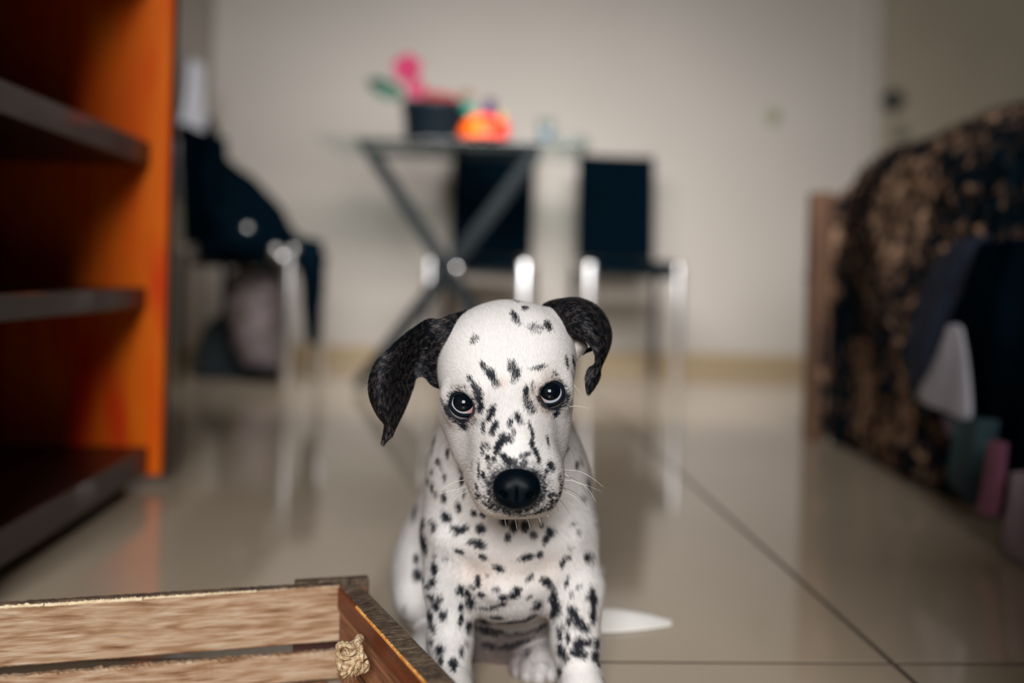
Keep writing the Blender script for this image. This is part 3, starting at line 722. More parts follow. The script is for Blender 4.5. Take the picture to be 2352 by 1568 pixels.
def np_mesh(name, V, Fq, mat_, parent=None, col=None, nrm=None):
    me = bpy.data.meshes.new(name); k = Fq.shape[1]
    me.vertices.add(len(V)); me.vertices.foreach_set('co', np.asarray(V, np.float32).ravel())
    me.loops.add(Fq.size); me.loops.foreach_set('vertex_index', Fq.ravel().astype(np.int32))
    me.polygons.add(len(Fq)); me.polygons.foreach_set('loop_start', np.arange(0, Fq.size, k, dtype=np.int32))
    me.polygons.foreach_set('use_smooth', np.ones(len(Fq), bool)); me.update(calc_edges=True); me.validate()
    if col is not None:
        a = me.color_attributes.new('coat', 'FLOAT_COLOR', 'POINT'); c4 = np.ones((len(V), 4), np.float32); c4[:, :3] = col
        a.data.foreach_set('color', c4.ravel())
    if nrm is not None: me.normals_split_custom_set_from_vertices(np.asarray(nrm, np.float32))
    return link(name, me, mat_, parent)

# ---- head
EYL = W(1066, 929, .8135); EYR = W(1262, 904, .8135); ER = .0125
el(W(1163, 838, .868), (.0540, .058, .0560), .01)
el(W(1105, 830, .850), (.034, .038, .036), .02); el(W(1222, 818, .850), (.034, .038, .036), .02)
el(W(1096, 884, .836), (.026, .026, .026), .015); el(W(1230, 864, .836), (.026, .026, .026), .015)
co(W(1166, 905, .838), W(1180, 1050, .795), .038, .0295, .022)
co(W(1178, 1000, .802), W(1188, 1112, .772), .0300, .0250, .016)
co(W(1168, 900, .812), W(1186, 1074, .763), .013, .0135, .014)
el(W(1137, 1112, .782), (.0175, .021, .0245), .012); el(W(1241, 1106, .782), (.0165, .021, .0245), .012)
el(W(1190, 1142, .790), (.022, .020, .0125), .010)
co(W(1082, 958, .866), W(1118, 1092, .805), .0265, .0150, .020); el(W(1122, 985, .838), (.024, .026, .034), .02)
co(W(1240, 940, .866), W(1240, 1088, .805), .0265, .0150, .020); el(W(1222, 972, .838), (.024, .026, .034), .02)
el(EYL + [0, .010, -.0005], (.0185, .016, .0165), .010); el(EYR + [0, .010, -.0005], (.0185, .016, .0165), .010)
co(W(1040, 903, .820), W(1092, 898, .806), .0050, .0055, .010); co(W(1238, 872, .806), W(1288, 874, .820), .0055, .0050, .010)
NH = len(PR)
el(EYL + [0, -.0015, 0], (.0122,) * 3, .003, 's'); el(EYR + [0, -.0015, 0], (.0122,) * 3, .003, 's')
el(W(1189, 1131, .752), (.0135, .012, .010), .004, 's')
# ear bases
el(W(1043, 800, .868), (.015, .020, .022), .016); el(W(1276, 765, .868), (.014, .018, .018), .016)
# ---- neck, chest, trunk
co(W(1165, 890, .905), W(1168, 1120, .955), .048, .067, .025)
el(W(1160, 1060, .955), (.070, .060, .060), .03)
el(W(1172, 1200, .950), (.076, .070, .080), .03)
co(W(1165, 1240, .965), W(1142, 1270, 1.050), .068, .075, .03)
el((-.012, 1.090, .095), (.092, .085, .095), .03)
el(W(1170, 1290, .925), (.050, .045, .046), .025)       # breast
co(W(1165, 1350, .985), W(1160, 1415, 1.020), .052, .056, .02)   # belly
co(W(1020, 1228, .897), W(1120, 1262, .886), .007, .008, .014); co(W(1120, 1262, .886), W(1200, 1268, .884), .008, .008, .014); co(W(1200, 1268, .884), W(1310, 1232, .897), .008, .007, .014)
co(W(1060, 1330, .893), W(1150, 1352, .886), .005, .006, .012); co(W(1150, 1352, .886), W(1250, 1330, .892), .006, .005, .012)
# ---- front legs
def Wf(x, y, D): return W(x, y, D)
co(W(1050, 1240, .925), W(1036, 1340, .915), .032, .0225, .018)
co(W(1036, 1340, .915), W(1034, 1470, .905), .0225, .0185, .010)
co(W(1034, 1470, .905), W(1036, 1585, .895), .0185, .0170, .008)
co(W(1292, 1235, .925), W(1318, 1350, .915), .031, .0245, .018)
co(W(1322, 1350, .915), W(1320, 1470, .905), .0250, .0205, .010)
co(W(1322, 1470, .905), W(1334, 1580, .893), .0200, .0175, .008)
# paws with toes
def paw(cx, yc, zs=1.0, tw=.0105, fwd=np.array([0, -1., 0])):
    side = np.array([-fwd[1], fwd[0], 0]); c = np.array([cx, yc, 0])
    el(c + [0, 0, .0135], (.0205, .0205, .0135), .008)
    for i, (s, f) in enumerate(((-.0165, .010), (-.0058, .0185), (.0058, .0185), (.0165, .010))):
        b = c + side * s + fwd * f
        co(c + side * s * .6 + [0, 0, .014], b + [0, 0, .0095], .0080, .0078, .0030)
        co(b + [0, 0, .0095], b + fwd * .008 + [0, 0, .0062], .0076, .0058, .003)
fl_ = W(1036, 1585, .895); fr_ = W(1336, 1580, .893)
co(fl_, (fl_[0], .885, .018), .0170, .0165, .008); co(fr_, (fr_[0], .885, .018), .0175, .0165, .008)
paw(fl_[0], .877); paw(fr_[0], .877)
# ---- hind legs (sitting)
el((-.088, 1.075, .058), (.032, .062, .058), .018)
el((.066, 1.085, .062), (.034, .064, .058), .018)
co((-.088, 1.030, .045), (-.080, 1.060, .015), .022, .014, .012); co((.066, 1.035, .045), (.06, 1.07, .015), .022, .014, .012)
co((-.080, 1.075, .014), (-.072, .985, .013), .0135, .0125, .010)
co((.066, 1.075, .014), (.038, .975, .013), .0135, .0130, .010)
paw(-.071, .972); paw(.035, .960, fwd=np.array([-.2, -.98, 0]))
co((.0, 1.16, .05), (.03, 1.24, .010), .014, .009, .01); co((.03, 1.24, .010), (.12, 1.27, .008), .009, .0045, .006)   # tail

lo = (-.135, .735, -.002); hi = (.140, 1.285, .385)
BV, BF_, BN_ = surface(PR, lo, hi, .0019)
BV[:, 2] = np.maximum(BV[:, 2], 0.0006)

# ---- coat markings; shade under the chest is painted on the belly with them
spots_head = [  # px, py, rx, ry, angle(deg), strength
 (1206,708,9,7,0,1),(1182,730,8,14,-30,.8),(1190,745,10,5,20,.4),(1176,688,16,4,20,.9),(1230,757,17,9,10,.5),(1258,752,8,12,-20,.85),(1215,690,22,2.5,22,.7),(1090,783,7,12,35,.6),
 (1112,846,6,13,-35,.8),(1129,864,9,15,-30,1),(1140,884,9,10,-30,.6),(1176,845,10,13,0,.75),(1185,862,9,13,10,.85),(1178,880,6,6,0,.4),(1240,847,15,5,-15,.75),(1228,850,14,4,-8,.4),(1273,861,7,4,30,.7),
 (1081,873,6,8,-30,.7),(1092,892,7,12,-30,.85),(1101,912,10,20,-12,.95),(1104,938,9,14,10,1),(1060,892,18,5,0,.3),
 (1066,982,12,9,10,1),(1077,966,24,12,5,.42),(1050,962,12,10,20,.45),(1131,950,8,14,20,.95),(1125,964,7,8,20,.95),(1112,986,5,14,0,.75),(1138,984,7,12,25,1),(1132,996,7,8,0,.8),
 (1189,962,7,10,-20,1),(1173,976,6,10,10,.7),(1196,972,8,7,0,.5),(1180,997,5,7,0,.7),
 (1207,905,6,16,8,.85),(1212,930,9,15,-10,.8),(1222,945,10,8,-20,.7),(1222,893,5,12,0,.5),
 (1277,953,8,10,35,1),(1262,944,18,8,15,.42),(1256,932,16,5,10,.9),
 (1148,1022,8,18,35,1),(1160,1010,12,9,10,.9),(1172,1011,8,8,0,.7),(1142,1038,6,11,25,.9),(1120,1028,8,7,0,.6),(1110,1034,4,13,0,.7),(1121,1053,5,8,0,.9),(1135,1056,6,7,0,.8),(1126,1070,5,10,20,.65),
 (1158,1052,11,7,40,1),(1168,1061,11,9,40,1),(1180,1066,8,12,10,.85),(1184,1075,7,8,0,.9),(1202,1068,8,12,0,.8),(1200,1084,10,10,0,.8),(1216,982,4,10,-15,.8),(1221,1000,4,12,-10,.85),(1222,1022,6,12,-10,.9),(1230,1040,5,13,-25,.9),
 (1207,1046,14,5,-8,.75),(1198,1052,7,6,0,.7),(1237,1058,5,8,-10,.95),(1256,1017,3,12,-12,.9),(1264,1072,8,12,-30,.9),(1254,1084,5,8,-10,.8),(1277,1027,3,5,0,.5),
 (1101,1084,3,20,0,.85),(1111,1092,5,8,0,.95),(1117,1104,4,9,-20,.7),(1085,1072,3,12,10,.4),
 (1181,1090,11,9,0,.9),(1158,1100,12,8,-10,.5),(1227,1093,6,9,0,.95),(1243,1100,8,12,0,.6),(1140,1096,6,6,0,.4),
 (1095,1118,4,10,-20,.8),(1098,1140,10,6,50,.75),(1118,1158,12,5,35,.75),(1140,1172,14,6,15,.7),(1172,1181,16,6,8,.75),(1205,1183,18,5,-3,.7),(1240,1176,18,6,-18,.9),(1262,1168,12,6,-30,1),(1278,1154,8,8,-40,.95),(1286,1138,5,10,10,.9),(1288,1120,4,11,0,.75),(1284,1100,4,9,0,.55),
 (1128,1135,5,14,-12,.6),(1124,1115,5,12,-5,.6),(1140,1155,10,6,35,.6),(1247,1140,5,12,15,.65),(1232,1162,9,6,-40,.7),(1245,1120,5,8,0,.6),
 (1010,905,3,5,0,.5),(1018,925,4,9,-30,.6),(1304,905,2.5,8,0,.4),(1306,935,4,14,0,.45),
 (1012,770,6,30,12,1),(1035,735,14,10,0,1),(1022,700,10,6,0,.6),(1030,712,12,5,-25,.7),(1300,835,3.5,14,-10,1),(1317,838,3.5,16,-10,1)]
spots_body = [
 (1055,1158,6,9,-15,1),(1090,1175,6,6,0,.95),(1111,1177,6,6,0,1),(1027,1181,9,10,-40,1),(1032,1186,8,8,0,.8),(1045,1208,8,6,20,.8),(1062,1212,14,8,-25,1),(1106,1211,10,9,20,1),
 (1167,1231,6,8,0,1),(1180,1204,8,13,0,1),(1205,1204,9,12,0,1),(1160,1190,9,11,-10,.95),(1224,1225,7,8,0,.8),(1262,1219,9,10,0,1),(1252,1235,6,11,25,.9),(1243,1203,5,6,0,.6),
 (1090,1243,12,6,0,.8),(1104,1248,11,8,20,1),(1057,1263,11,5,15,.9),(1111,1276,9,5,20,1),(1146,1303,12,7,30,1),(1209,1276,14,6,-8,1),(1238,1270,7,7,0,1),(1300,1276,9,4,-30,1),(1291,1286,5,10,20,1),
 (1120,1320,5,3,0,.7),(1098,1334,6,12,0,1),(1216,1326,10,5,-40,.85),(1300,1331,4,12,20,.8),(1328,1343,7,4,-20,.7),(1311,1360,4,6,0,.8),(1254,1334,13,8,35,1),(1266,1346,10,6,20,.8),(1270,1368,8,13,0,1),(1276,1386,9,14,-10,1),(1270,1404,8,12,10,1),(1283,1396,7,10,0,.7),
 (1357,1358,6,14,0,.9),(1362,1380,7,14,0,1),(1360,1408,7,16,0,1),(1350,1368,8,8,0,.6),(1316,1402,9,16,-20,1),(1326,1422,11,12,-30,1),(1338,1436,14,8,30,1),(1306,1420,5,12,0,.9),(1287,1451,5,13,-10,1),(1305,1459,4,12,0,.9),(1294,1436,4,8,0,.7),
 (1330,1478,12,14,0,1),(1346,1470,11,8,0,.9),(1325,1496,14,9,0,1),(1340,1504,9,7,0,.95),(1366,1503,8,12,-20,1),(1368,1476,7,12,0,1),(1290,1490,8,13,0,.9),(1300,1510,7,9,0,.8),(1374,1524,6,8,-20,.8),(1288,1540,5,12,10,.9),
 (1347,1274,7,10,0,.85),(1360,1280,4,14,0,.5),(1314,1199,7,4,0,.5),(1325,1219,5,4,0,.4),(1310,1252,7,3.5,-25,.6),(1366,1180,6,5,0,.5),(1372,1205,5,10,0,.4),
 (974,1248,8,18,-10,1),(970,1236,6,8,0,.7),(959,1279,6,8,0,.9),(962,1316,9,12,-10,1),(969,1328,7,8,0,1),(999,1301,7,14,0,1),(996,1332,8,8,0,1),(984,1343,6,5,0,.9),(999,1207,6,9,-10,1),(989,1192,5,6,0,.9),(1000,1271,5,6,0,.6),
 (970,1205,8,14,15,.85),(954,1173,5,16,5,.8),(976,1230,6,6,0,.6),(1024,1277,6,5,0,.4),(945,1150,5,8,0,.6),
 (1000,1378,10,9,0,.8),(1004,1388,8,8,0,1),(992,1364,8,6,0,.9),(1012,1370,6,8,0,.8),(1019,1407,8,11,0,.9),(988,1412,7,12,10,1),(995,1432,7,12,-30,1),(993,1469,5,7,0,.9),(1012,1488,8,11,0,1),(1013,1514,5,10,0,1),(1041,1522,8,10,-20,1),(1043,1536,6,7,0,1),(1058,1350,8,8,-30,1),(1072,1360,9,6,20,1),(1059,1390,5,10,0,.9),(1058,1416,5,14,10,1),(1075,1435,7,12,0,1),(1080,1378,9,16,0,.9),(1059,1490,4,9,0,.85),(1070,1475,4,8,0,.5),(1105,1364,8,6,0,1),(1084,1348,9,5,0,.7),
 (1139,1353,8,6,0,.7),(1188,1354,9,8,0,1),(1180,1366,12,8,-10,1),(1156,1372,9,8,0,1),(1153,1388,9,6,-10,1),(1120,1394,22,3.5,-8,.9),(1142,1416,14,6,-8,1),(1216,1370,9,4,-40,.6),(1235,1385,9,12,30,.9),(1180,1428,40,6,-14,.9),(1126,1448,28,12,5,.85),(1110,1430,12,16,0,.8),(1180,1478,34,9,-14,.8),(1220,1448,18,5,-20,.7),(1215,1420,22,7,-35,.9),(1245,1440,14,9,-40,.8),(1125,1480,16,10,0,.7),(1212,1500,9,5,-30,.6),(1180,1455,20,6,-8,.6),
 (1008,984,4,13,15,.9),(998,1010,4,12,15,.85),(1030,1036,4,10,8,.9),(1006,1055,7,7,20,.9),(1014,1068,4,8,-20,.55),(1020,1080,3,8,-10,.5),(1024,1094,4,7,0,.75),(991,1078,5,7,0,.9),(982,1103,5,8,0,.9),(994,1115,4,9,0,1),(1001,1131,6,6,0,.8),(1022,1138,6,9,0,1),(1063,1064,5,16,5,1),(1063,1099,4,9,0,1),(1068,1128,4,7,0,.6),(993,1035,3,8,15,.7),
 (1304,980,3.5,9,8,.9),(1300,1027,5,8,0,.9),(1323,1064,4,8,0,.9),(1333,1060,4,8,-15,.7),(1352,1112,5,12,-8,.9),(1339,1140,7,6,0,.4),(1323,1025,6,5,0,.4),(1335,1035,5,8,0,.35),(1362,1160,4,8,0,.5),
 (930,1400,5,14,0,.2)]
def vnoise(P, f):
    Q = P * f
    return (np.sin(Q[..., 0] * 1.7 + 3 * np.sin(Q[..., 1] * 1.3 + Q[..., 2])) + np.sin(Q[..., 1] * 2.1 + 2.5 * np.sin(Q[..., 2] * 1.1 + .7 * Q[..., 0])) + np.sin(Q[..., 2] * 1.9 + 2 * np.sin(Q[..., 0] * 1.6))) / 3
bpx, bpy_, bD = project(BV)
facing = BN_[:, 1] < .15
centres = []
for k_, lst in enumerate((spots_head, spots_body)):
    ishead = k_ == 0
    for (x, y, rx, ry, an, st) in lst:
        d2 = (bpx - x) ** 2 + (bpy_ - y) ** 2
        m = facing & (d2 < 110)
        if ishead: m &= bD < .885
        else: m &= bD > .865
        if not m.any():
            m = (d2 < 700) & facing & ((bD < .885) if ishead else (bD > .865))
            if not m.any(): continue
        i = np.where(m)[0]; i = i[np.argmin(bD[i] + .0004 * np.sqrt(d2[i]))]
        u = (x - CX) / F * bD[i]; v = -(y - CY) / F * bD[i]
        c = CAMP + u * RV + v * UV_ + np.array([0, bD[i], 0])
        sc_ = 1.0 if ishead else 1.14
        centres.append((c, rx / F * bD[i] * sc_, ry / F * bD[i] * sc_, math.radians(an), st, bD[i]))
_rs = np.random.default_rng(77)
for _ in range(95):      # fine speckles along the lips
    t = _rs.uniform(math.radians(8), math.radians(172)); q = _rs.uniform(.80, 1.0) if _rs.random() < .7 else _rs.uniform(.66, .8)
    x = 1188 + 101 * q * math.cos(t); y = 1126 + 57 * q * math.sin(t) ** .8
    d2 = (bpx - x) ** 2 + (bpy_ - y) ** 2; m = facing & (d2 < 60) & (bD < .82)
    if not m.any(): continue
    i = np.where(m)[0]; i = i[np.argmin(bD[i])]; r0 = _rs.uniform(2.2, 4.6) / F * bD[i]
    centres.append((BV[i].copy(), r0, r0 * _rs.uniform(.9, 1.8), _rs.uniform(-.6, .6), _rs.uniform(.6, 1), bD[i]))
# extra spots on the back and far sides
r_ = np.random.default_rng(21)
cand = np.where((BN_[:, 1] > .2) & (bD > .90))[0]
sel = r_.choice(cand, 150, replace=False); keep = []
for i in sel:
    if all(np.linalg.norm(BV[i] - BV[j]) > .017 for j in keep): keep.append(i)
back = [(BV[i], r_.uniform(.003, .006)) for i in keep]
def coat_mask(P, jit=None):
    """darkness 0..1 of the coat at points P"""
    m = np.zeros(len(P)); n = vnoise(P, 900) * .32 + vnoise(P, 2600) * .16
    if jit is not None: n = n + jit
    for c, rx, ry, an, st, D in centres:
        R_ = max(rx, ry) * 1.9
        Q = P - c; near = np.abs(Q).max(1) < R_ * 1.4
        if not near.any(): continue
        q = Q[near]; u = q @ RV; v = -(q @ UV_); dy = q[:, 1]
        ca, sa = math.cos(an), math.sin(an)
        a = (u * ca + v * sa) / rx; b = (-u * sa + v * ca) / ry
        d = np.sqrt(a * a + b * b + (dy / (R_ * 1.6)) ** 2)
        t = np.clip((1.32 + n[near] - d) / .40, 0, 1); t = t * t * (3 - 2 * t) * st
        m[near] = np.maximum(m[near], t)
    for c, r in back:
        d = np.linalg.norm(P - c, axis=1) / r; m = np.maximum(m, np.clip((1.1 + n - d) / .4, 0, 1))
    return m
WHITE = np.array([.84, .815, .80]); PINK = np.array([.62, .42, .37]); BLACK = np.array([.012, .014, .020]); TAN = np.array([.42, .25, .17])
NOSEC = W(1187, 1122, .7465)
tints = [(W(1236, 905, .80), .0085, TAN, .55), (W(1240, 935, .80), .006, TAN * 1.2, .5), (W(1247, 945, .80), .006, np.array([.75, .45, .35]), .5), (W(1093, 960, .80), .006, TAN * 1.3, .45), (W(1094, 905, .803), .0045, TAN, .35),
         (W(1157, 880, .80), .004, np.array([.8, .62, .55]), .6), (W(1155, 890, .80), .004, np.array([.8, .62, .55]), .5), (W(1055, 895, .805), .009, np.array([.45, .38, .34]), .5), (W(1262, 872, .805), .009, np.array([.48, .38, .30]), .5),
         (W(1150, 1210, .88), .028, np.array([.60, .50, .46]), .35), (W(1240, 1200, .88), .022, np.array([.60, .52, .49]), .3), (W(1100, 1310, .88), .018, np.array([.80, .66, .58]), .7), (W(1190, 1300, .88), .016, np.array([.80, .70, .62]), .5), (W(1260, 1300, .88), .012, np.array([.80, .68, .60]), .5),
         (W(1135, 1505, .99), .026, PINK * .75, .8), (W(1170, 1500, .99), .022, PINK * .8, .75), (W(1160, 1440, .98), .04, np.array([.16, .12, .11]), .9), (W(1165, 1460, .98), .03, np.array([.12, .09, .09]), .6)]  # darkest tints paint the belly's shade between the legs into the coat
def coat_color(P, jit=None, mask=None):
    c = np.tile(WHITE, (len(P), 1))
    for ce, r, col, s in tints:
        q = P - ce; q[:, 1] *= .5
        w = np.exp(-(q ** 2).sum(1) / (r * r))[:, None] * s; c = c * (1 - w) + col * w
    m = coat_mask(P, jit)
    # dark skin round the eyes, round the nose
    for e in (EYL, EYR):
        q = P - e; dd = np.sqrt(q[:, 0] ** 2 + q[:, 2] ** 2 + (q[:, 1] * .6) ** 2); m = np.maximum(m, np.clip((.0168 - dd - (q[:, 2] > 0) * .0018) / .0022 + .6 * vnoise(P, 1500), 0, 1) * (dd < .02) * .97)
    q = P - NOSEC; dn = np.sqrt((q[:, 0] / .0185) ** 2 + ((q[:, 2] + .0015) / .0155) ** 2)
    ring = np.clip((1.55 - dn) / .38, 0, 1) * .8 * (q[:, 1] < .035)
    ring *= np.clip(.62 + .9 * vnoise(P, 1100) + (dn < 1.18) * 1.0, 0, 1)
    m = np.maximum(m, np.clip(ring, 0, 1))
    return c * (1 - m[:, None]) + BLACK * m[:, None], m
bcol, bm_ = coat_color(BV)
M['coat'] = vmat('puppy_coat', .75, .15)
M['hair'] = vmat('puppy_hair', .55, .25)
M['blackhair'] = vmat('ear_hair', .5, .28)
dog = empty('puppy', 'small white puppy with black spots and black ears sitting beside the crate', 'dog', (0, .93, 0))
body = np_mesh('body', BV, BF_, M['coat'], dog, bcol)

# ---- short fur
def fur(name, V, Fq, N, length, width, dens, flow, colf, lift, mat_, parent, seed=1, nj=.10, keepf=None, curl=0.0):
    r_ = np.random.default_rng(seed)
    T = np.concatenate([Fq[:, [0, 1, 2]], Fq[:, [0, 2, 3]]]) if Fq.shape[1] == 4 else Fq
    a, b, c = V[T[:, 0]], V[T[:, 1]], V[T[:, 2]]; cen = (a + b + c) / 3
    ar = np.linalg.norm(np.cross(b - a, c - a), axis=1) * .5 * 1e6
    ex_ = ar * dens(cen, N[T[:, 0]]); n = np.floor(ex_ + r_.random(len(ex_))).astype(int)
    ti = np.repeat(np.arange(len(T)), n); u = r_.random((len(ti), 2)); fl2 = u.sum(1) > 1; u[fl2] = 1 - u[fl2]
    w0 = 1 - u.sum(1)
    P = a[ti] * w0[:, None] + b[ti] * u[:, :1] + c[ti] * u[:, 1:]
    Nn = N[T[ti, 0]] * w0[:, None] + N[T[ti, 1]] * u[:, :1] + N[T[ti, 2]] * u[:, 1:]; Nn /= np.linalg.norm(Nn, axis=1)[:, None] + 1e-9
    if keepf is not None:
        kk = keepf(P, Nn); P = P[kk]; Nn = Nn[kk]
    n = len(P)
    f = flow(P, Nn) + r_.normal(0, .16, (n, 3)); f -= (f * Nn).sum(1)[:, None] * Nn; f /= np.linalg.norm(f, axis=1)[:, None] + 1e-9
    Lh = length(P) * r_.uniform(.7, 1.15, n); wd_ = width(P) * r_.uniform(.7, 1.3, n)
    lf = lift * r_.uniform(.6, 1.5, n)
    d1 = f * np.cos(lf)[:, None] + Nn * np.sin(lf)[:, None]; l2 = lf * .45
    d2 = f * np.cos(l2)[:, None] + Nn * np.sin(l2)[:, None]
    s = np.cross(Nn, f)
    p1 = P + d1 * Lh[:, None] * .5; p2 = p1 + d2 * Lh[:, None] * .5
    hw = (wd_ / 2)[:, None]
    VV = np.stack([P - s * hw, P + s * hw, p1 + s * hw * .85, p1 - s * hw * .85, p2], 1).reshape(-1, 3)
    base = np.arange(n)[:, None] * 5
    F3 = np.concatenate([base + [0, 2, 1], base + [0, 3, 2], base + [3, 4, 2]], 0)
    col = colf(P, r_) * (1 + r_.normal(0, nj, n))[:, None]; col = np.clip(col, 0, .95)
    NN = np.repeat(Nn + r_.normal(0, .10, (n, 3)), 5, 0); NN /= np.linalg.norm(NN, axis=1)[:, None]
    # winding agrees with the surface normal
    t = np.cross(VV[0::5] * 0 + (p1 - P), s); flip = ((t * Nn).sum(1) < 0)
    o = np_mesh(name, VV, F3, mat_, parent, np.repeat(col, 5, 0), NN); o['kind'] = 'stuff'
    return o, n
def hlen(P): return np.where(P[:, 1] < .885, .0036, .0062) * np.where(np.linalg.norm(P - NOSEC, axis=1) < .04, .62, 1)
def hwid(P): return np.where(P[:, 1] < .885, .00017, .00030)
def hdens(C, N_):
    _, _, D = project(C); v = CAMP - C; v /= np.linalg.norm(v, axis=1)[:, None]; fac = (v * N_).sum(1)
    head = (D < .885) & (C[:, 2] > .13)
    d = np.where(head, 4.6, 1.5); return d * np.where(fac > -.35, 1, .25)
def hflow(P, Nn):
    h = P - NOSEC; r = np.linalg.norm(h, axis=1)[:, None]
    f1 = h / (r + 1e-9) + np.array([0, .25, 0])
    f2 = np.array([0, .1, -1.0]) + np.stack([P[:, 0] * 3, P[:, 0] * 0, P[:, 0] * 0], 1)
    w = np.clip((P[:, 1] - .86) / .03, 0, 1)[:, None]; w = np.maximum(w, np.clip((.125 - P[:, 2]) / .02, 0, 1)[:, None])
    return f1 * (1 - w) + f2 * w
def hkeep(P, Nn):
    k = np.ones(len(P), bool)
    for e in (EYL, EYR):
        q = P - e; k &= ~((np.sqrt(q[:, 0] ** 2 + q[:, 2] ** 2) < .0124) & (q[:, 1] < .012))
    q = P - NOSEC; k &= ~(((q[:, 0] / .0165) ** 2 + ((q[:, 2] + .001) / .0125) ** 2 < 1) & (q[:, 1] < .03))
    return k
def hcol(P, r_):
    c, m = coat_color(P, r_.normal(0, .22, len(P)))
    base = (c - BLACK * m[:, None]) / np.maximum(1 - m[:, None], .03)
    return np.where((r_.random(len(P)) < np.clip(m * 1.12, 0, 1))[:, None], BLACK * 1.3, np.clip(base, 0, .9))
fo, nfur = fur('fur', BV, BF_, BN_, hlen, hwid, hdens, hflow, hcol, .40, M['hair'], dog, seed=3, nj=.07, keepf=hkeep)

# ---- nose leather
NP = []
def ne(*a, **k):
    PR_ = len(PR); el(*a, **k); NP.append(PR.pop())
NB = NOSEC
ne(NB + [0, .004, .0], (.0180, .0125, .0156), .003)
ne(NB + [-.0075, .002, .0], (.0088, .0103, .0095), .004); ne(NB + [.0075, .002, .0], (.0088, .0103, .0095), .004)
ne(NB + [0, .002, -.0070], (.0120, .0100, .0082), .005)
ne(NB + [-.0102, -.0075, -.0030], (.0030, .0060, .0022), .002, op='s', rot=roty(.35)); ne(NB + [.0102, -.0075, -.0030], (.0030, .0060, .0022), .002, op='s', rot=roty(-.35))
ne(NB + [0, -.0095, -.005], (.0006, .0035, .0075), .0012, op='s')
NV, NF, NN_ = surface(NP, NB - .024, NB + .024, .0007, 2)
M['nose'] = nmat('nose_leather', [(.3, (.0003, .002, .004, 1)), (.7, (.0010, .004, .007, 1))], nscale=900, kind='vor', rough=.38, bump=.35, bscale=1100, spec=.08, bdist=.0004)
np_mesh('nose', NV, NF, M['nose'], dog)

# ---- eyes: cornea, dark iris, pale sclera
M['eye'] = vmat('eye_surface', .035, .30)
M['lid'] = vmat('eyelid_skin', .7, .12)
def eye(c, iris_px, medial, side):
    e = empty('x', 'x', 'x'); bpy.data.objects.remove(e)
    tgt = np.array(iris_px); ax = tgt - c; ax /= np.linalg.norm(ax)
    ux_ = np.cross(ax, [0, 0, 1.]); ux_ /= np.linalg.norm(ux_); uy = np.cross(ux_, ax)
    V = []; Cc = []; ths = np.concatenate([np.linspace(0, 40, 12), np.linspace(41, 50, 14), np.linspace(53, 180, 24)]) * PI / 180; k = 64
    for t in ths:
        rr = ER + .0009 * math.exp(-(t / .62) ** 4)
        for j in range(k):
            a = 2 * PI * j / k; p = ax * math.cos(t) + (ux_ * math.cos(a) + uy * math.sin(a)) * math.sin(t)
            V.append(c + p * rr)
            deg = math.degrees(t)
            if deg < 32: col = np.array([.0012, .003, .006])
            elif deg < 42: col = np.array([.003, .004, .006])
            else:
                s_ = min(1, (deg - 42) / 2.5); col = np.array([.004, .006, .010]) * (1 - s_) + np.array([.46, .49, .57]) * s_
                pm = max(0, (p @ medial) - .60) / .22; pm = min(1, pm); col = col * (1 - pm * s_) + np.array([.66, .30, .26]) * pm * s_
            Cc.append(col)
    m = len(ths)
    Fq = np.array([(i * k + j, (i + 1) * k + j, (i + 1) * k + (j + 1) % k, i * k + (j + 1) % k) for i in range(m - 1) for j in range(k)])
    o = np_mesh('eye', np.array(V), Fq, M['eye'], dog, np.array(Cc)); o['label'] = 'glossy dark eye with a pale lower rim'
    # eyelids: a shell outside the aperture contour
    return o
medL = np.array([.85, -.35, -.40]); medL /= np.linalg.norm(medL); medR = np.array([-.85, -.35, -.40]); medR /= np.linalg.norm(medR)
eL = eye(EYL, W(1064, 917, .80), medL, -1); eR = eye(EYR, W(1264, 891, .80), medR, 1)
def lids(c, contour, name='eyelid'):
    """contour: pixel outline of the opening; shell from the contour outwards"""
    pts = []
    for (x, y) in contour:
        r = ray(x, y); o = CAMP - c; A_ = r @ r; B_ = 2 * r @ o; C_ = o @ o - (ER * 1.02 + .0004) ** 2; dsc = max(B_ * B_ - 4 * A_ * C_, 0)
        pts.append(CAMP + r * ((-B_ - math.sqrt(dsc)) / (2 * A_)))
    P = np.array(pts + [pts[0], pts[1], pts[2]]); n = 60
    cl = cr(P, (len(P) - 1) * 12 + 1)[12:-12 - 12 + 1]; idx_ = np.linspace(0, len(cl) - 1, n + 1)[:-1].astype(int); cl = cl[idx_]
    ctr = cl.mean(0); fwd = CAMP - c; fwd /= np.linalg.norm(fwd)
    V = []; Cc = []
    prof_ = [(.0002, -.0008, 0), (.0003, .0000, 0), (.0006, .0003, 0), (.0012, .0004, 0), (.0020, .0002, .0), (.0029, -.0005, .0), (.0042, -.0020, .25), (.0058, -.005, .6)]
    for (out, up, w) in prof_:
        for q in cl:
            rd = q - ctr; rd -= fwd * (rd @ fwd); rd /= np.linalg.norm(rd); nn = (q - c) / np.linalg.norm(q - c)
            rr = q + rd * out + nn * up - fwd * max(0, out) ** 1.0 * .35
            V.append(rr); Cc.append(np.array([.003, .006, .010]) * (1 - w) + np.array([.05, .04, .04]) * w)
    m = len(prof_)
    Fq = np.array([(i * n + j, i * n + (j + 1) % n, (i + 1) * n + (j + 1) % n, (i + 1) * n + j) for i in range(m - 1) for j in range(n)])
    return np_mesh(name, np.array(V), Fq[:, ::-1], M['lid'], dog, np.array(Cc))
lids(EYL, [(1036, 925), (1041, 912), (1055, 906), (1072, 906), (1083, 914), (1090, 926), (1093, 938), (1088, 947), (1073, 950), (1056, 948), (1043, 939)])
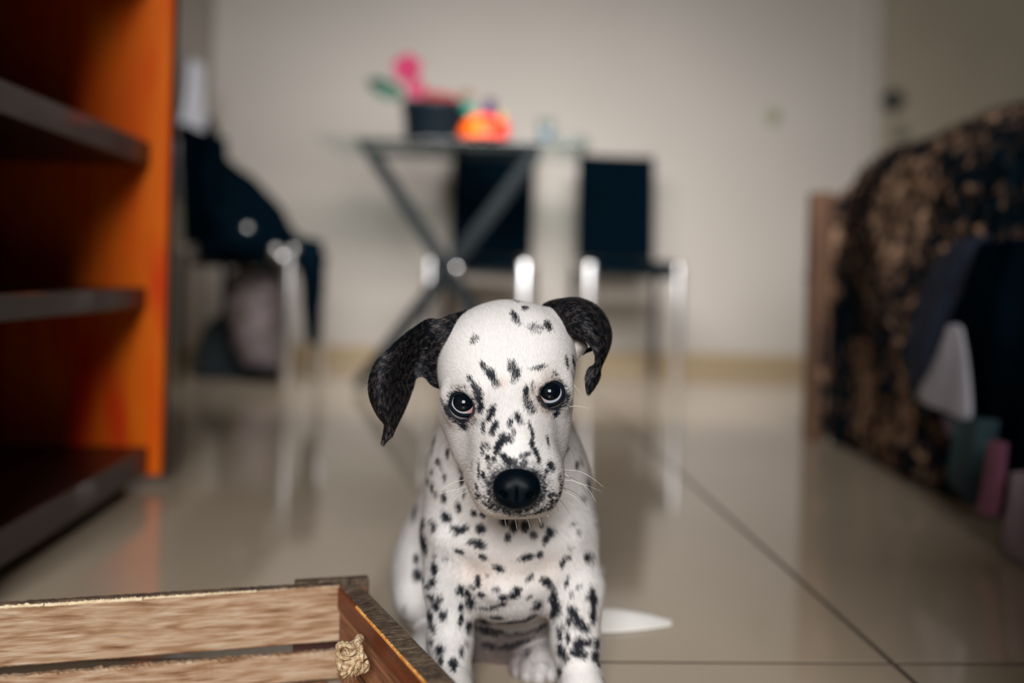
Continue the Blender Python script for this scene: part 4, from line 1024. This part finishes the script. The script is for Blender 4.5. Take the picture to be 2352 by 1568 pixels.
lids(EYR, [(1236, 898), (1243, 886), (1256, 880), (1272, 880), (1285, 887), (1291, 899), (1287, 914), (1276, 923), (1260, 926), (1244, 922), (1237, 911)])

# ---- ears
def ear(rows, name, seed, nr=60, nc=34, th=.0026, label=None, inner=False, whiteish=None):
    G = np.array([[W(*p) for p in r] for r in rows])
    G, N_ = sheet_geo(G, nr=nr, nc=nc)
    if (N_[..., 1].mean()) > 0: N_ = -N_
    ed = np.minimum(np.linspace(0, 1, nc), 1 - np.linspace(0, 1, nc)); tt = th * (.35 + .65 * np.clip(ed * 8, 0, 1))[None, :, None]
    A_ = (G + N_ * tt / 2).reshape(-1, 3); B_ = (G - N_ * tt / 2).reshape(-1, 3); m = nr * nc; V = np.concatenate([A_, B_]); NV_ = np.concatenate([N_.reshape(-1, 3), -N_.reshape(-1, 3)])
    f = []; 
    i, j = np.meshgrid(np.arange(nr - 1), np.arange(nc - 1), indexing='ij'); a = (i * nc + j).ravel()
    FA = np.stack([a, a + 1, a + nc + 1, a + nc], 1)
    q = A_[FA[:, 2]] - A_[FA[:, 0]]; w = A_[FA[:, 3]] - A_[FA[:, 1]]; s_ = np.cross(q, w); 
    if ((s_ * N_.reshape(-1, 3)[FA[:, 0]]).sum(1)).mean() < 0: FA = FA[:, ::-1]
    FB = FA[:, ::-1] + m
    side = [(i_ * nc, (i_ + 1) * nc, m + (i_ + 1) * nc, m + i_ * nc) for i_ in range(nr - 1)] + [(i_ * nc + nc - 1, m + i_ * nc + nc - 1, m + (i_ + 1) * nc + nc - 1, (i_ + 1) * nc + nc - 1) for i_ in range(nr - 1)]
    side += [(j_ + (nr - 1) * nc, j_ + 1 + (nr - 1) * nc, m + j_ + 1 + (nr - 1) * nc, m + j_ + (nr - 1) * nc) for j_ in range(nc - 1)]
    Fq = np.concatenate([FA, FB, np.array(side)])
    base = np.array([.0045, .0075, .012]) if not inner else np.array([.80, .74, .70])
    cols_ = np.tile(base, (len(V), 1))
    if whiteish is not None: cols_ = whiteish(V, cols_)
    o = np_mesh(name, V, Fq, M['coat'], dog, cols_)
    if label: o['label'] = label
    du = np.gradient(G, axis=0); du /= np.linalg.norm(du, axis=2)[..., None] + 1e-9; fl_g = np.concatenate([du.reshape(-1, 3)] * 2)
    from mathutils.kdtree import KDTree
    kd = KDTree(len(V)); [kd.insert(v, i_) for i_, v in enumerate(V)]; kd.balance()
    def flow(P, Nn): return np.array([fl_g[kd.find(p)[1]] for p in P])
    def colf(P, r2):
        if inner: c = np.tile(base, (len(P), 1))
        else:
            c = np.array([.0048, .0072, .011]) * (1 + .0 * P[:, :1]); br = (r2.random(len(P)) < .30) & (vnoise(P, 350) > -.1)
            c = np.where(br[:, None], np.array([.15, .125, .12]) * r2.uniform(.4, 1.4, (len(P), 1)), c)
        if whiteish is not None: c = whiteish(P, c)
        return c
    fur('ear_fur', V, Fq, NV_, lambda P: np.full(len(P), .0042), lambda P: np.full(len(P), .00020), lambda C, n_: np.where(n_[:, 1] < .2, 3.6, 1.0), flow, colf, .22, M['blackhair'] if not inner else M['hair'], o, seed=seed, nj=.2)
    return o
ear([[(1072, 712, .862), (1062, 752, .850), (1045, 815, .850), (1022, 895, .858)],
     [(1040, 722, .850), (1034, 765, .836), (1022, 822, .838), (1003, 890, .850)],
     [(1012, 732, .842), (1008, 772, .838), (1000, 820, .845), (990, 882, .852)],
     [(985, 733, .836), (984, 772, .845), (982, 818, .856), (975, 867, .857)],
     [(952, 752, .826), (950, 790, .840), (954, 830, .856), (958, 868, .858)],
     [(905, 789, .814), (912, 822, .822), (932, 855, .845), (948, 892, .856)],
     [(866, 828, .812), (884, 856, .806), (912, 885, .830), (937, 922, .850)],
     [(849, 870, .816), (872, 895, .802), (900, 920, .818), (925, 950, .842)],
     [(850, 912, .820), (872, 928, .804), (894, 945, .814), (914, 972, .832)],
     [(866, 948, .824), (879, 958, .812), (892, 968, .815), (906, 988, .826)],
     [(884, 972, .826), (889, 980, .820), (894, 988, .820), (900, 1000, .824)],
     [(880, 1012, .826), (881, 1015, .824), (882, 1016, .823), (884, 1014, .824)]], 'ear', 11, label='black ear spread outwards with its tip hanging down')
ear([[(1246, 700, .885), (1262, 722, .868), (1282, 752, .858), (1290, 778, .856)],
     [(1262, 692, .876), (1284, 712, .850), (1300, 742, .842), (1302, 768, .844)],
     [(1290, 686, .868), (1304, 712, .840), (1316, 742, .830), (1322, 772, .834)],
     [(1325, 684, .862), (1332, 712, .836), (1338, 745, .824), (1345, 782, .830)],
     [(1360, 696, .862), (1358, 728, .836), (1356, 760, .822), (1358, 796, .826)],
     [(1388, 722, .862), (1380, 750, .840), (1368, 778, .824), (1363, 806, .826)],
     [(1403, 762, .860), (1392, 783, .842), (1378, 800, .828), (1367, 818, .826)],
     [(1398, 798, .856), (1390, 812, .844), (1380, 824, .834), (1366, 836, .828)],
     [(1380, 832, .848), (1378, 842, .840), (1372, 850, .832), (1352, 846, .828)],
     [(1377, 862, .844), (1372, 868, .836), (1360, 868, .828), (1345, 864, .828)],
     [(1368, 882, .842), (1363, 886, .834), (1354, 884, .829), (1345, 880, .829)],
     [(1355, 900, .838), (1353, 901, .836), (1351, 900, .834), (1349, 899, .834)]], 'ear', 12, label='black ear folded forward over itself with a pointed tip')
ear([[(1296, 762, .866), (1306, 764, .858), (1318, 766, .856), (1332, 770, .860)],
     [(1300, 785, .862), (1312, 788, .852), (1328, 788, .850), (1348, 794, .858)],
     [(1306, 806, .860), (1314, 808, .852), (1326, 806, .852), (1340, 808, .860)],
     [(1312, 832, .862), (1316, 830, .858), (1320, 828, .858), (1324, 822, .860)]], 'inner_ear', 13, nr=20, nc=14, inner=True, label='white lower lobe inside the ear',
    whiteish=lambda P, c: np.where((project(P)[1][:, None] < 776 + 4 * np.sin(P[:, :1] * 3000)), np.array([.16, .11, .09]), c))
tube('ear_edge', [W(1338, 812, .862), W(1347, 806, .858), W(1360, 800, .852), W(1368, 790, .85)], [.0016, .0024], M['leather'], dog, n=10)

# ---- whiskers
M['whisker'] = mat('whisker', (.78, .74, .70, 1), .4)
M['darkwhisker'] = mat('dark_whisker', (.10, .09, .08, 1), .4)
wl = [([(1290, 1078, .79), (1330, 1082, .80), (1358, 1096, .80), (1386, 1118, .80)], 0), ([(1292, 1084, .79), (1325, 1108, .79), (1350, 1115, .79), (1384, 1130, .80)], 0), ([(1292, 1093, .785), (1318, 1100, .79), (1340, 1120, .79), (1354, 1158, .79)], 1),
      ([(1290, 1102, .785), (1325, 1106, .79), (1350, 1122, .79), (1369, 1152, .79)], 0), ([(1290, 1120, .785), (1310, 1125, .79), (1332, 1140, .79), (1350, 1164, .79)], 1), ([(1288, 1128, .785), (1305, 1132, .79), (1324, 1145, .79), (1338, 1162, .79)], 0),
      ([(1286, 1148, .785), (1292, 1154, .785), (1302, 1168, .785), (1310, 1182, .785)], 1), ([(1285, 1110, .785), (1296, 1118, .79), (1300, 1128, .79)], 1), ([(1300, 1021, .81), (1312, 1032, .81), (1318, 1046, .81), (1320, 1056, .81)], 1),
      ([(1084, 1100, .79), (1050, 1105, .80), (1028, 1115, .80), (1014, 1126, .80)], 0), ([(1082, 1112, .79), (1062, 1118, .80), (1040, 1140, .80), (1033, 1160, .80)], 0), ([(1080, 1116, .79), (1055, 1122, .80), (1030, 1128, .80), (1010, 1132, .80)], 0), ([(1085, 1140, .79), (1075, 1148, .80), (1068, 1152, .80)], 0), ([(1082, 1122, .79), (1050, 1140, .80), (1040, 1152, .80), (1030, 1170, .80)], 0),
      ([(1180, 1183, .775), (1184, 1195, .775), (1188, 1217, .775)], 0), ([(1160, 1180, .775), (1160, 1195, .775), (1163, 1208, .775)], 0), ([(1205, 1182, .775), (1213, 1196, .775), (1218, 1213, .775)], 0), ([(1212, 1180, .775), (1216, 1186, .775), (1221, 1191, .775)], 0), ([(1232, 1178, .775), (1238, 1190, .775), (1244, 1205, .775)], 0), ([(1248, 1172, .775), (1256, 1180, .775), (1260, 1188, .775)], 0), ([(1148, 1178, .775), (1150, 1186, .775), (1152, 1192, .775)], 0), ([(1262, 1166, .775), (1268, 1174, .775), (1272, 1182, .775)], 1), ([(1274, 1158, .775), (1280, 1166, .775), (1283, 1176, .775)], 1),
      ([(1308, 934, .82), (1325, 932, .82), (1353, 938, .82)], 0), ([(1315, 880, .83), (1325, 892, .83), (1336, 905, .83)], 0), ([(1000, 745, .84), (990, 735, .84), (982, 724, .84)], 1)]
for pts, dk in wl:
    tube('whisker', [W(*p) for p in pts], [.00024, .00007], M['darkwhisker'] if dk else M['whisker'], dog, k=5, n=14)
